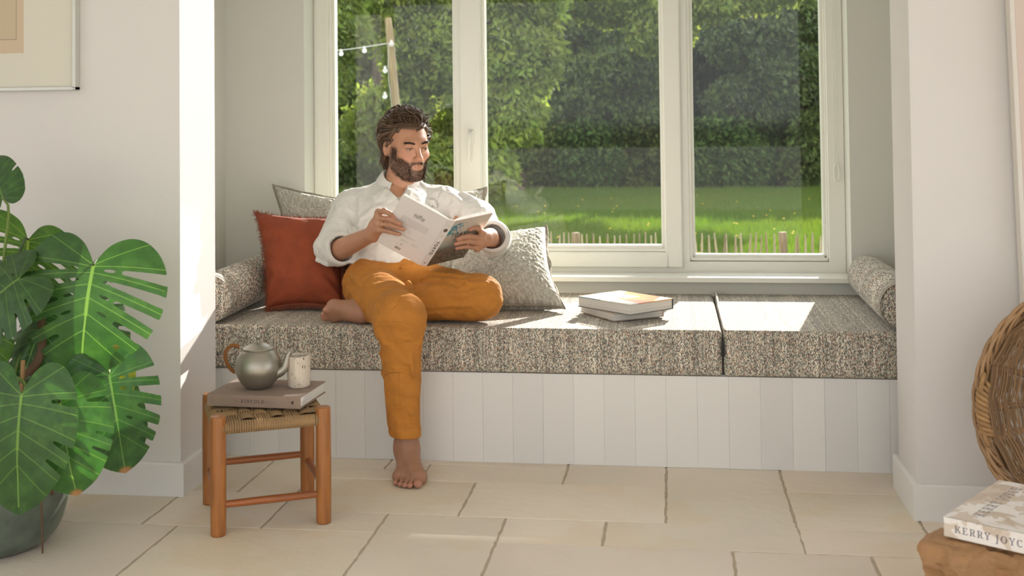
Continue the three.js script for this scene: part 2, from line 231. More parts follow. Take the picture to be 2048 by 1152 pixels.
// ---------------------------------------------------------------- garden
const GY = -0.75;
{
  const grassMap = tex(1024, 1024, (u, v) => { const a = tfbm(u, v, 8, 201, 5), b = tfbm(u, v, 160, 202, 2), c = sm(0.1, 0.45, tfbm(u, v, 5, 203, 4)); const k = 1 + 0.35 * a + 0.5 * b; return [(0.092 + 0.05 * c) * k, (0.170 + 0.015 * c) * k, 0.010 * k]; });
  const ground = structure('ground_lawn');
  const gp = new THREE.PlaneGeometry(120, 60, 1, 1).rotateX(-Math.PI / 2).translate(0, GY, -31.5); boxUV(gp, 1);
  obj('turf', boxUV(gp, 1), std({ map: rep(grassMap, 0.18, 0.18), roughness: 1 }), ground);
  const terr = structure('ground_terrace'); obj('paving', box(-40, 40, -0.9, -0.21, 4.9, 60), std({ color: L3(0.55, 0.54, 0.50), roughness: 0.9 }), terr);
  obj('paving', [box(-40, -2.75, -0.9, -0.21, -1.5, 4.9), box(5.15, 40, -0.9, -0.21, -1.5, 4.9)], std({ color: L3(0.55, 0.54, 0.50), roughness: 0.9 }), terr);
  const wood = structure('ground_woodland'); obj('leaf_litter', box(-60, 60, GY - 0.5, GY + 0.03, -62, -30.2), std({ color: L3(0.07, 0.06, 0.035), roughness: 1 }), wood);
  // grass tufts: upright blades so the turf has a nap
  const r = rng(77), blade = new THREE.BufferGeometry(); const bp = [];
  for (let i = 0; i < 14; i++) { const x = (r() - 0.5) * 0.3, z = (r() - 0.5) * 0.3, h = 0.05 + 0.06 * r(), a = r() * 6.28, w = 0.006, lx = (r() - 0.5) * 0.04, lz = (r() - 0.5) * 0.04; bp.push(x - w * Math.cos(a), 0, z - w * Math.sin(a), x + w * Math.cos(a), 0, z + w * Math.sin(a), x + lx, h, z + lz); }
  blade.setAttribute('position', new THREE.Float32BufferAttribute(bp, 3)); blade.computeVertexNormals();
  const N = 26000, im = new THREE.InstancedMesh(blade, phy({ color: 0xffffff, roughness: 1, transmission: 0.4, thickness: 0, side: THREE.DoubleSide }), N), m4 = new THREE.Matrix4(), q = new THREE.Quaternion(), col = new THREE.Color();
  for (let i = 0; i < N; i++) { const z = -3 - 27.2 * Math.pow(r(), 0.8), s = 0.9 + 0.9 * r(), x = 1.5 - (3.53 - z) * 0.35 + (3.53 - z) * 0.62 * r(); q.setFromAxisAngle(V(0, 1, 0), r() * 6.28); m4.compose(V(x, GY, z), q, V(s, s, s)); im.setMatrixAt(i, m4); const n = 0.5 + 0.5 * fbm(x * 0.5, 3, z * 0.5, 3); col.setRGB(0.11 + 0.06 * n, 0.20 + 0.035 * r(), 0.012); im.setColorAt(i, col); }
  im.name = numbered('lawn_grass'); scene.add(im); tag(im, 'short bright green mown grass of the lawn behind the window', 'grass', null, 'stuff');
  // scattered yellow flowers
  const fl = new THREE.InstancedMesh(new THREE.SphereGeometry(0.022, 6, 4), std({ color: L3(0.75, 0.55, 0.04), roughness: 0.8 }), 70);
  for (let i = 0; i < 70; i++) { const z = -10 - 16 * r(); m4.compose(V(1.5 - (3.53 - z) * 0.2 + (3.53 - z) * 0.45 * r(), GY + 0.11, z), q, V(1, 0.5, 1)); fl.setMatrixAt(i, m4); }
  fl.name = 'lawn_flowers'; scene.add(fl); tag(fl, 'tiny yellow flowers dotted over the green lawn', 'flowers', null, 'stuff');
}
// foliage: crowns made of many leafy sprigs
const leafSprig = (() => { const r = rng(5), P = [], C = []; for (let k = 0; k < 22; k++) { const c = V((r() - 0.5) * 0.34, (r() - 0.5) * 0.26, (r() - 0.5) * 0.34), a = V(r() - 0.5, (r() - 0.5) * 0.8 - 0.1, r() - 0.5).normalize(), b = V(r() - 0.5, r() - 0.5, r() - 0.5).cross(a).normalize(), L = 0.055 + 0.04 * r(), W = L * 0.42; const t = c.clone().addScaledVector(a, L), l = c.clone().addScaledVector(b, W), rr = c.clone().addScaledVector(b, -W), s = c.clone().addScaledVector(a, -L); for (const v of [s, rr, t, s, t, l]) P.push(v.x, v.y, v.z); } const g = new THREE.BufferGeometry(); g.setAttribute('position', new THREE.Float32BufferAttribute(P, 3)); g.computeVertexNormals(); return g; })();
const needleSprig = (() => { const r = rng(6), P = []; for (let k = 0; k < 20; k++) { const a = V(r() - 0.5, -0.25 - 0.5 * r(), r() - 0.5).normalize(), b = V(r() - 0.5, r() - 0.5, r() - 0.5).cross(a).normalize(), c = V((r() - 0.5) * 0.3, (r() - 0.5) * 0.2, (r() - 0.5) * 0.3), L = 0.10 + 0.06 * r(), W = 0.022; const t = c.clone().addScaledVector(a, L), l = c.clone().addScaledVector(b, W), q = c.clone().addScaledVector(b, -W); for (const v of [q, t, l]) P.push(v.x, v.y, v.z); } const g = new THREE.BufferGeometry(); g.setAttribute('position', new THREE.Float32BufferAttribute(P, 3)); g.computeVertexNormals(); return g; })();
const solidLeaf = std({ color: 0xffffff, roughness: 1, side: THREE.DoubleSide });
const leafMat = phy({ color: 0xffffff, roughness: 1, transmission: 0.5, thickness: 0, side: THREE.DoubleSide });
// blobs: [x, y, z, rx, ry, rz, count]
function tree(name, label, category, seed, base, trunk, blobs, rgb, { sprig = leafSprig, scale = 1, group, vary = 0.3, mat = leafMat } = {}) {
  const t = thing(name, label, category, [base[0], GY, base[1]], 0, group), r = rng(seed);
  if (trunk) { const [h, rad, lx = 0, lz = 0] = trunk; obj('trunk', sweep([V(0, -0.2, 0), V(lx * 0.2, h * 0.3, lz * 0.2), V(lx * 0.6, h * 0.65, lz * 0.6), V(lx, h, lz)], (q) => rad * (1.15 - 0.7 * q), 9, { n: 14 }), bark, t);
    for (let i = 0; i < Math.min(6, blobs.length); i++) { const b = blobs[i], s = Math.min(h * 0.9, Math.max(h * 0.3, (b[1]) * 0.8)); const k = s / h; obj('branch', sweep([V(lx * k, s, lz * k), V(mix(lx * k, b[0], 0.5), mix(s, b[1], 0.6), mix(lz * k, b[2], 0.5)), V(b[0], b[1], b[2])], (q) => rad * 0.4 * (1 - 0.8 * q), 6, { n: 8 }), bark, t); } }
  const n = blobs.reduce((a, b) => a + b[6], 0), im = new THREE.InstancedMesh(sprig, mat, n), m = new THREE.Matrix4(), q = new THREE.Quaternion(), e = new THREE.Euler(), c = new THREE.Color(); let k = 0;
  for (const b of blobs) for (let i = 0; i < b[6]; i++) {
    const d = V(r() - 0.5, r() - 0.5, r() - 0.5).normalize(), f = Math.cbrt(0.35 + 0.65 * r()) * (1 + 0.22 * noise3(d.x * 2.5 + seed, d.y * 2.5 + b[0], d.z * 2.5 + b[1]));
    const p = V(b[0] + d.x * b[3] * f, b[1] + d.y * b[4] * f, b[2] + d.z * b[5] * f); e.set((r() - 0.5) * 1.2, r() * 6.28, (r() - 0.5) * 1.2); q.setFromEuler(e); const s = scale * (0.8 + 0.6 * r()); m.compose(p, q, V(s, s, s)); im.setMatrixAt(k, m);
    const v = 1 + vary * (r() - 0.5) * 2 + 0.35 * noise3(p.x * 0.9, p.y * 0.9, p.z * 0.9 + seed); c.setRGB(rgb[0] * v * (1 + 0.25 * (r() - 0.4)), rgb[1] * v, rgb[2] * v); im.setColorAt(k++, c);
  }
  im.name = numbered('foliage'); im.userData.kind = 'stuff'; t.add(im); return t;
}
{
  const G1 = [0.27, 0.36, 0.05], G2 = [0.095, 0.14, 0.035], G3 = [0.062, 0.092, 0.038];
  // left deciduous tree whose boughs hang into the middle pane
  tree('deciduous_tree', 'leafy light green broadleaf tree hanging over the lawn behind the standing reader\u2019s window handle'.replace('standing reader\u2019s ', ''), 'tree', 31, [-3.1, -24], [5.5, 0.2, 0.6, 0.3], [[0.5, 4.9, 0, 1.6, 1.1, 1.4, 900], [-0.6, 3.6, 0.4, 1.5, 0.9, 1.2, 800], [1.0, 3.4, 0.6, 1.1, 0.9, 1.1, 650], [0.6, 2.2, 0.8, 1.1, 0.8, 1.0, 650], [-1.5, 5.0, 0, 1.4, 1.1, 1.3, 700], [0.0, 1.0, 0.9, 1.1, 0.75, 0.9, 600], [-1.8, 2.0, 0.5, 1.1, 0.8, 1, 450]], G1, { scale: 1.15 });
  tree('birch_tree', 'bright yellow-green foliage at the top of the middle pane, in front of the dark wood', 'tree', 32, [1.9, -27], [5.6, 0.16, -0.8, 0], [[-1.9, 5.6, 0, 1.7, 1.0, 1.2, 900], [0.2, 5.3, 0.3, 1.3, 0.8, 1.1, 650], [-0.6, 4.3, 0.4, 0.8, 0.5, 0.7, 260], [1.7, 5.6, 0, 1.5, 0.8, 1.1, 600]], G1, { scale: 1.1 });
  tree('maple_tree', 'leafy green tree reaching in from the right edge of the right window pane', 'tree', 33, [8.6, -25], [5.2, 0.18, -0.4, 0], [[-1.6, 3.2, 0, 1.1, 0.8, 1, 600], [-1.2, 4.4, 0.3, 1.3, 0.9, 1.1, 700], [0.4, 3.8, 0, 1.5, 1.2, 1.2, 700], [-1.0, 1.8, 0.4, 1.0, 0.8, 1, 450]], [0.17, 0.25, 0.045], { scale: 1.1 });
  tree('deciduous_tree', 'pale green tree behind the leaning wooden pole, left pane', 'tree', 34, [-7.0, -21], [5.2, 0.16, 0.9, 0], [[1.2, 4.1, 0.3, 0.9, 0.8, 0.9, 520], [0.9, 3.0, 0.5, 0.9, 0.7, 0.9, 480], [0.4, 1.9, 0.6, 1.2, 0.7, 0.9, 560], [0.8, 5.0, 0.3, 1.2, 0.7, 1, 520]], [0.22, 0.31, 0.045], { scale: 1.0 });
  // mid-green broadleaf crowns in front of the dark wood
  tree('broadleaf_tree', 'mid-green rounded tree before the dark conifers, centre of the middle pane', 'tree', 36, [-0.4, -32], [5.4, 0.16, 0.2, 0], [[-0.9, 2.6, 0, 1.3, 1.0, 0.9, 560], [0.5, 3.6, 0.2, 1.3, 0.9, 0.9, 560], [-0.4, 4.8, 0, 1.6, 0.9, 1, 600], [0.9, 2.2, 0.1, 0.9, 0.7, 0.8, 360]], [0.17, 0.25, 0.05], { scale: 1.3 });
  tree('broadleaf_tree', 'grey-green bushy tree before the dark conifers, centre of the right pane', 'tree', 37, [4.6, -32], [5.4, 0.16, -0.2, 0], [[-0.7, 2.4, 0, 1.3, 0.9, 0.9, 560], [0.7, 3.3, 0.2, 1.4, 0.9, 0.9, 560], [-0.5, 4.4, 0, 1.5, 0.9, 1, 560], [1.2, 4.9, 0, 1.2, 0.7, 0.8, 420]], [0.14, 0.21, 0.055], { scale: 1.3 });
  // dark wood behind
  const r = rng(50);
  const lab = 'dark conifer in the back row of the wood beyond the lawn', grp = 'dark conifers in the back row of the wood';
  for (let i = 0; i < 15; i++) { const x = -21 + i * 2.75 + (r() - 0.5) * 1.2, z = -34.5 - 2.5 * r(), h = 6.2 + 0.8 * r(); const bl = []; for (let j = 0; j < 7; j++) { const y = 0.5 + j * 0.9, w = 2.15 * (1 - j / 14); bl.push([(r() - 0.5) * 0.5, y, 0, w, 0.75, w * 0.8, 230]); } tree('conifer', lab, 'tree', 60 + i, [x, z], [h, 0.2, 0, 0], bl, i % 3 === 1 ? G2 : G3, { sprig: needleSprig, scale: 1.9, group: grp, vary: 0.25, mat: solidLeaf }); }
  for (let i = 0; i < 9; i++) { const x = -22 + i * 5.0 + r(), bl = []; for (let k = 0; k < 5; k++) bl.push([(r() - 0.5) * 2.5, 1.5 + k * 1.5, (r() - 0.5), 3.0, 1.2, 1.4, 260]); tree('backdrop_tree', 'dark tall tree filling the depth of the wood, behind the conifers', 'tree', 160 + i, [x, -40 - r()], [7.5, 0.25, 0, 0], bl, G3, { scale: 2.4, group: 'dark trees deep in the wood', mat: solidLeaf }); }
  // hedge shrubs along the far edge of the lawn
  const hl = 'low dark shrub in the hedge along the far edge of the lawn', hg = 'shrubs of the hedge at the lawn edge';
  for (let i = 0; i < 14; i++) { const x = -11.5 + i * 1.55 + (r() - 0.5) * 0.7; tree('hedge_shrub', hl, 'shrub', 90 + i, [x, -30.8 - r()], [0.7, 0.05], [[0, 0.7, 0, 1.0, 0.75, 0.8, 330], [(r() - 0.5), 1.35 + 0.4 * r(), -0.2, 0.8, 0.6, 0.7, 220]], [0.075 + 0.03 * r(), 0.125 + 0.03 * r(), 0.034], { scale: 1.1, group: hg, mat: solidLeaf }); }
  // bare trunks seen through the left pane
  const tr = (x, z, rad, label, col) => { const t = thing('tree_trunk', label, 'tree trunk', [x, GY, z]); obj('bole', sweep([V(0, -0.2, 0), V(0.05, 2.5, 0), V(0, 6.5, 0)], (q) => rad * (1.1 - 0.25 * q), 12, { n: 10 }), col || bark, t); obj('root_flare', sweep([V(0, -0.1, 0), V(0, 0.15, 0), V(0, 0.5, 0)], (q) => rad * (1.6 - 0.5 * q), 12, { n: 6 }), col || bark, t); };
  tr(-9.5, -33, 0.42, 'thick grey tree trunk in the shade, left of the leaning wooden pole');
  tr(-7.6, -33, 0.34, 'dark tree trunk just right of the leaning wooden pole');
  tr(0.75, -33, 0.17, 'reddish brown tree trunk at the right edge of the middle pane', std({ map: barkMap, color: L3(1.3, 0.95, 0.8), roughness: 1 }));
  // dead bracken on the bank
  tree('bracken', 'dry brown undergrowth at the far left end of the lawn', 'undergrowth', 140, [-3.9, -29.2], null, [[0, 0.35, 0, 1.3, 0.4, 0.6, 420]], [0.20, 0.13, 0.06], { sprig: needleSprig, scale: 1.0 });
}
// chestnut paling fence: thin split pales wired together, stouter posts
{
  const f = thing('paling_fence', 'low fence of thin split wooden pales crossing the lawn just outside the window', 'fence', [0, GY, -9]), r = rng(8);
  const wm = [0, 1, 2, 3].map((i) => std({ map: rep(barkMap, 4, 1), color: L3(6.2 - 0.8 * i, 6.0 - 0.9 * i, 5.5 - 0.95 * i), roughness: 0.9 }));
  for (let i = 0; i < 135; i++) { const x = -3.3 + i * 0.067 + (r() - 0.5) * 0.02, h = 0.70 + 0.05 * r(), w = 0.0135 + 0.006 * r(), tilt = (r() - 0.5) * 0.14, b = (r() - 0.5) * 0.03; const g = sweep([V(0, -0.1, 0), V(b, h * 0.5, 0), V(tilt * h * 0.5, h - 0.03, 0), V(tilt * h * 0.5, h, 0)], (q) => w * (q > 0.97 ? 0.5 : 1), 5, { n: 7, flat: 0.7 }); g.translate(x, 0, 0); obj('pale', g, wm[Math.floor(r() * 4)], f); }
  for (const x of [-3.0, -1.62, -0.55, 0.52, 1.6, 2.68, 3.8, 5.0]) obj('post', sweep([V(x, -0.2, 0.03), V(x + 0.01, 0.3, 0.03), V(x, 0.73 + 0.03 * r(), 0.03)], 0.045, 10, { n: 6 }), wm[3], f);
  for (const y of [0.18, 0.52]) { const pts = []; for (let x = -3.3; x < 5.8; x += 0.3) pts.push(V(x, y + (r() - 0.5) * 0.02, 0.012)); obj('wire', sweep(pts, 0.0022, 4), std({ color: 0x8a8f88, roughness: 0.5, metalness: 0.6 }), f); }
}
// metal railing far away at the left
{
  const f = thing('metal_railing', 'distant grey metal bar railing beyond the trees, low in the left pane', 'railing', [-10.6, GY, -27.5], 0.12), mt = std({ color: 0x51584f, roughness: 0.6, metalness: 0.3 });
  for (let i = 0; i < 30; i++) obj('bar', box(i * 0.115 - 0.8, i * 0.115 - 0.765, 0, 1.55, -0.02, 0.02), mt, f);
  obj('rail', box(-0.9, 2.8, 1.5, 1.56, -0.03, 0.03), mt, f); obj('rail', box(-0.9, 2.8, 0.12, 0.18, -0.03, 0.03), mt, f);
}
// pole with festoon lights
{
  const p = thing('wooden_pole', 'weathered pale wooden pole leaning slightly, standing on the lawn behind the reader', 'pole', [-1.96, GY, -12]);
  obj('shaft', sweep([V(0.01, -0.2, 0), V(-0.09, 1.2, 0), V(-0.20, 2.4, 0), V(-0.275, 3.28, 0), V(-0.285, 3.37, 0)], (q) => 0.056 * (q > 0.985 ? 0.75 : 1.03 - 0.1 * q), 12, { n: 24 }), std({ map: rep(barkMap, 6, 0.7), color: L3(4.2, 3.9, 3.1), roughness: 0.95 }), p);
  const s = thing('string_lights', 'white festoon cable with small clear bulbs strung from the leaning pole to the left', 'string lights', [-2.2, 0, -12]);
  const cm = std({ color: 0xd8d8d4, roughness: 0.5 }), gm = phy({ color: 0xffffff, roughness: 0.08, transmission: 0.6, thickness: 0.01, ior: 1.45 });
  obj('cable', sweep([V(-2.2, 2.08, 0.08), V(-1.1, 2.17, 0.08), V(-0.68, 2.19, 0.08), V(-0.35, 2.225, 0.08), V(-0.02, 2.27, 0.075)], 0.006, 5, { n: 60 }), cm, s); obj('cable', sweep([V(-0.02, 2.27, 0.07), V(-0.03, 1.9, 0.072), V(-0.0, 1.56, 0.072), V(0.05, 1.1, 0.075), V(0.1, 0.5, 0.08)], 0.0035, 5, { n: 50 }), cm, s);
  for (const [x, y] of [[-0.68, 2.19], [-0.354, 2.225], [0.02, 2.30], [-0.07, 1.95], [-0.075, 1.60]]) { const b = obj('bulb', new THREE.SphereGeometry(0.033, 14, 10).translate(x, y - 0.05, 0.085), gm, s); obj('socket', new THREE.CylinderGeometry(0.016, 0.018, 0.04, 10).translate(x, y - 0.008, 0.085), cm, b); }
}
// the studio lamp itself: reflector head on a boom, its stand out of sight to the right
{
  const t = thing('studio_lamp', 'black studio lamp on a boom stand on the lawn outside, right of the window', 'lamp', [3.95, GY, -3.45]), off = (x, y, z) => V(x - 3.95, y - GY, z + 3.45), black = std({ color: 0x17181a, roughness: 0.5 });
  const d = LAMP_AIM.clone().sub(LAMP).normalize(), q = new THREE.Quaternion().setFromUnitVectors(V(0, 1, 0), d), L = off(LAMP.x, LAMP.y, LAMP.z);
  const head = lathe([[0.001, -0.22], [0.05, -0.22], [0.055, -0.2], [0.055, -0.09], [0.068, 0.02], [0.064, 0.02], [0.05, -0.085], [0.001, -0.086]], 36); head.applyQuaternion(q); head.translate(L.x, L.y, L.z); obj('lamp_head', head, black, t);
  const face = new THREE.CylinderGeometry(0.036, 0.036, 0.004, 32); face.applyQuaternion(q); face.translate(L.x - d.x * 0.006, L.y - d.y * 0.006, L.z - d.z * 0.006); obj('lamp_bulb', face, std({ color: 0xffffff, emissive: L3(1, 0.955, 0.88), emissiveIntensity: 6 }), t);
  obj('boom_arm', sweep([V(0, 3.35, 0), V(L.x - d.x * 0.2, L.y - d.y * 0.2 + 0.03, L.z - d.z * 0.2)], 0.014, 10), black, t); obj('pole', sweep([V(0, 0.1, 0), V(0, 3.4, 0)], 0.016, 10), black, t);
  // black flag under the beam keeps the light off the floor
  const fl = [[0.25, 0.24], [2.45, 0.24], [2.45, 1.3], [-0.1, 1.3]].map(([x, z]) => off(mix(LAMP.x, x, 0.16), mix(LAMP.y, 0, 0.16), mix(LAMP.z, z, 0.16))), fs = new THREE.Shape(fl.map((p) => new THREE.Vector2(p.x, -p.z))), fg = new THREE.ExtrudeGeometry(fs, { depth: 0.004, bevelEnabled: false }); fg.rotateX(-Math.PI / 2); fg.translate(0, fl[0].y - 0.002, 0); obj('flag', fg, black, t); obj('flag_arm', sweep([V(0, 1.75, 0), V(fl[1].x - 0.02, fl[1].y - 0.008, fl[1].z + 0.04)], 0.007, 8), black, t);
  for (let k = 0; k < 3; k++) { const a = k * 2.094 + 0.4; obj('leg', sweep([V(0, 0.75, 0), V(Math.cos(a) * 0.45, 0.0, Math.sin(a) * 0.45)], 0.011, 8), black, t); }
}
// ---------------------------------------------------------------- upholstery
const tweed = tex(1024, 1024, (u, v) => {
  const r = (s) => hash3(Math.floor(u * 400), Math.floor(v * 175 + 3 * hash3(Math.floor(u * 400), 1, 3)), s), col = Math.floor(u * 133), st = hash3(col, 7, 1), bandv = (0.84 + 0.3 * hash3(col, 3, 9)) * 0.9 + 0.26 * (0.5 + 0.5 * tnoise(u * 40, 0.5, 40, 3));
  const a = r(1), k = (0.8 + 0.4 * r(2)) * bandv; let c = [0.50, 0.47, 0.415];
  if (a < 0.17) c = [0.08, 0.082, 0.084]; else if (a < 0.36) c = [0.19, 0.21, 0.19]; else if (a < 0.43) c = [0.30, 0.16, 0.11]; else if (a < 0.50) c = [0.20, 0.12, 0.10]; else if (st > 0.80) c = [0.56, 0.53, 0.47]; else if (a < 0.62) c = [0.24, 0.23, 0.2];
  return [c[0] * k, c[1] * k, c[2] * k];
});
const tweedBump = tex(512, 512, (u, v) => { const n = 0.35 * hash3(Math.floor(u * 256), Math.floor(v * 170), 4) + 0.4 * hash3(Math.floor(u * 128), 0, 5) + 0.2; return [n, n, n]; }, { srgb: false });
M.tweed = phy({ map: rep(tweed, 1.35, 1.35), color: L3(1.28, 1.24, 1.15), roughness: 0.95, bumpMap: rep(tweedBump, 1.35, 1.35), bumpScale: 0.0016, sheen: 0.5, sheenColor: L3(0.8, 0.8, 0.78), sheenRoughness: 0.6 });
const boucleBump = tex(512, 512, (u, v) => { const n = 0.5 + 0.5 * tfbm(u, v, 40, 71, 3); return [n, n, n]; }, { srgb: false });
const boucleMap = tex(512, 512, (u, v) => { const a = tfbm(u, v, 60, 72, 3), k = 1 + 0.55 * a; return [0.47 * k, 0.45 * k, 0.385 * k]; });
M.boucle = phy({ map: rep(boucleMap, 3, 3), roughness: 1, bumpMap: rep(boucleBump, 3, 3), bumpScale: 0.004, sheen: 0.35, sheenColor: L3(0.8, 0.78, 0.7), sheenRoughness: 0.7 });
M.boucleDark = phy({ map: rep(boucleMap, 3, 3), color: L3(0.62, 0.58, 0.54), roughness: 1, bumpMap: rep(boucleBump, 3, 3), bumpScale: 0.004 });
{
  const seg = (name, label, x0, x1) => {
    const t = thing(name, label, 'cushion', [(x0 + x1) / 2, 0.306, -0.87]); const w = (x1 - x0) / 2;
    const nx = 60, g = new RoundedBoxGeometry(2 * w, 0.154, 0.866, 4, 0.014); g.translate(0, 0.077, 0);
    const p = g.attributes.position; for (let i = 0; i < p.count; i++) { const x = p.getX(i), y = p.getY(i), z = p.getZ(i), e = Math.max(0, Math.abs(x) / w - 0.9) / 0.1; p.setY(i, y - (y > 0.1 ? 0.004 * e * e : 0)); }
    obj('cover', boxUV(g), M.tweed, t); return t;
  };
  seg('seat_cushion', 'long tweed seat cushion on the window bench, the reader sits on it', -0.352, 1.698);
  const b = seg('seat_cushion', 'shorter tweed seat cushion at the right end of the window bench', 1.703, 2.584);
  const piping = (x, dx, parent) => obj('piping', sweep([V(x, 0.15, 0.424), V(x, 0.153, 0.40), V(x, 0.153, 0), V(x, 0.153, -0.42), V(x, 0.12, -0.432)], 0.0045, 6, { n: 40 }), M.tweed, parent); piping(-0.436, 1, b);
  const lb = obj('label', rbox(-0.447, -0.4395, 0.066, 0.122, 0.426, 0.440, 0.001, 1), std({ color: L3(0.012, 0.012, 0.014), roughness: 0.7 }), b); tag(lb, 'small black woven label in the seam');
  // bolsters
  const bolster = (label, a, c, R) => {
    const t = thing('bolster', label, 'bolster cushion', [(a.x + c.x) / 2, 0.462, (a.z + c.z) / 2], Math.atan2(a.x - c.x, a.z - c.z), null), Ln = a.distanceTo(c) / 2;
    const prof = [[0.001, -Ln], [R - 0.012, -Ln + 0.001], [R - 0.003, -Ln + 0.006], [R, -Ln + 0.018], [R * 1.02, 0], [R, Ln - 0.018], [R - 0.003, Ln - 0.006]];
    const g = lathe(new THREE.SplineCurve(prof.map((p) => new THREE.Vector2(...p))).getPoints(40).map((p) => [p.x, p.y]), 56); g.rotateX(Math.PI / 2); g.translate(0, R, 0);
    { const uv = g.attributes.uv; for (let i = 0; i < uv.count; i++) uv.setXY(i, uv.getY(i) * 2 * Ln, uv.getX(i) * 6.283 * R); }
    obj('cover', g, M.tweed, t);
    const d = new THREE.CircleGeometry(R - 0.003, 48); const dp = d.attributes.position; for (let i = 0; i < dp.count; i++) dp.setZ(i, 0.004 * (1 - (dp.getX(i) ** 2 + dp.getY(i) ** 2) / (R * R))); d.computeVertexNormals(); d.translate(0, R, Ln - 0.006);
    const uv = d.attributes.uv; for (let i = 0; i < uv.count; i++) uv.setXY(i, dp.getX(i), dp.getY(i)); obj('end_panel', d, M.tweed, t);
    obj('piping', new THREE.TorusGeometry(R - 0.002, 0.0035, 8, 64).translate(0, R, Ln - 0.006), M.tweed, t); return t;
  };
  bolster('tweed bolster roll at the left end of the window bench, beside the rust cushion', V(-0.088, 0, -0.455), V(-0.13, 0, -1.23), 0.084);
  bolster('tweed bolster roll at the right end of the window bench', V(2.288, 0, -0.46), V(2.30, 0, -1.23), 0.079);
}
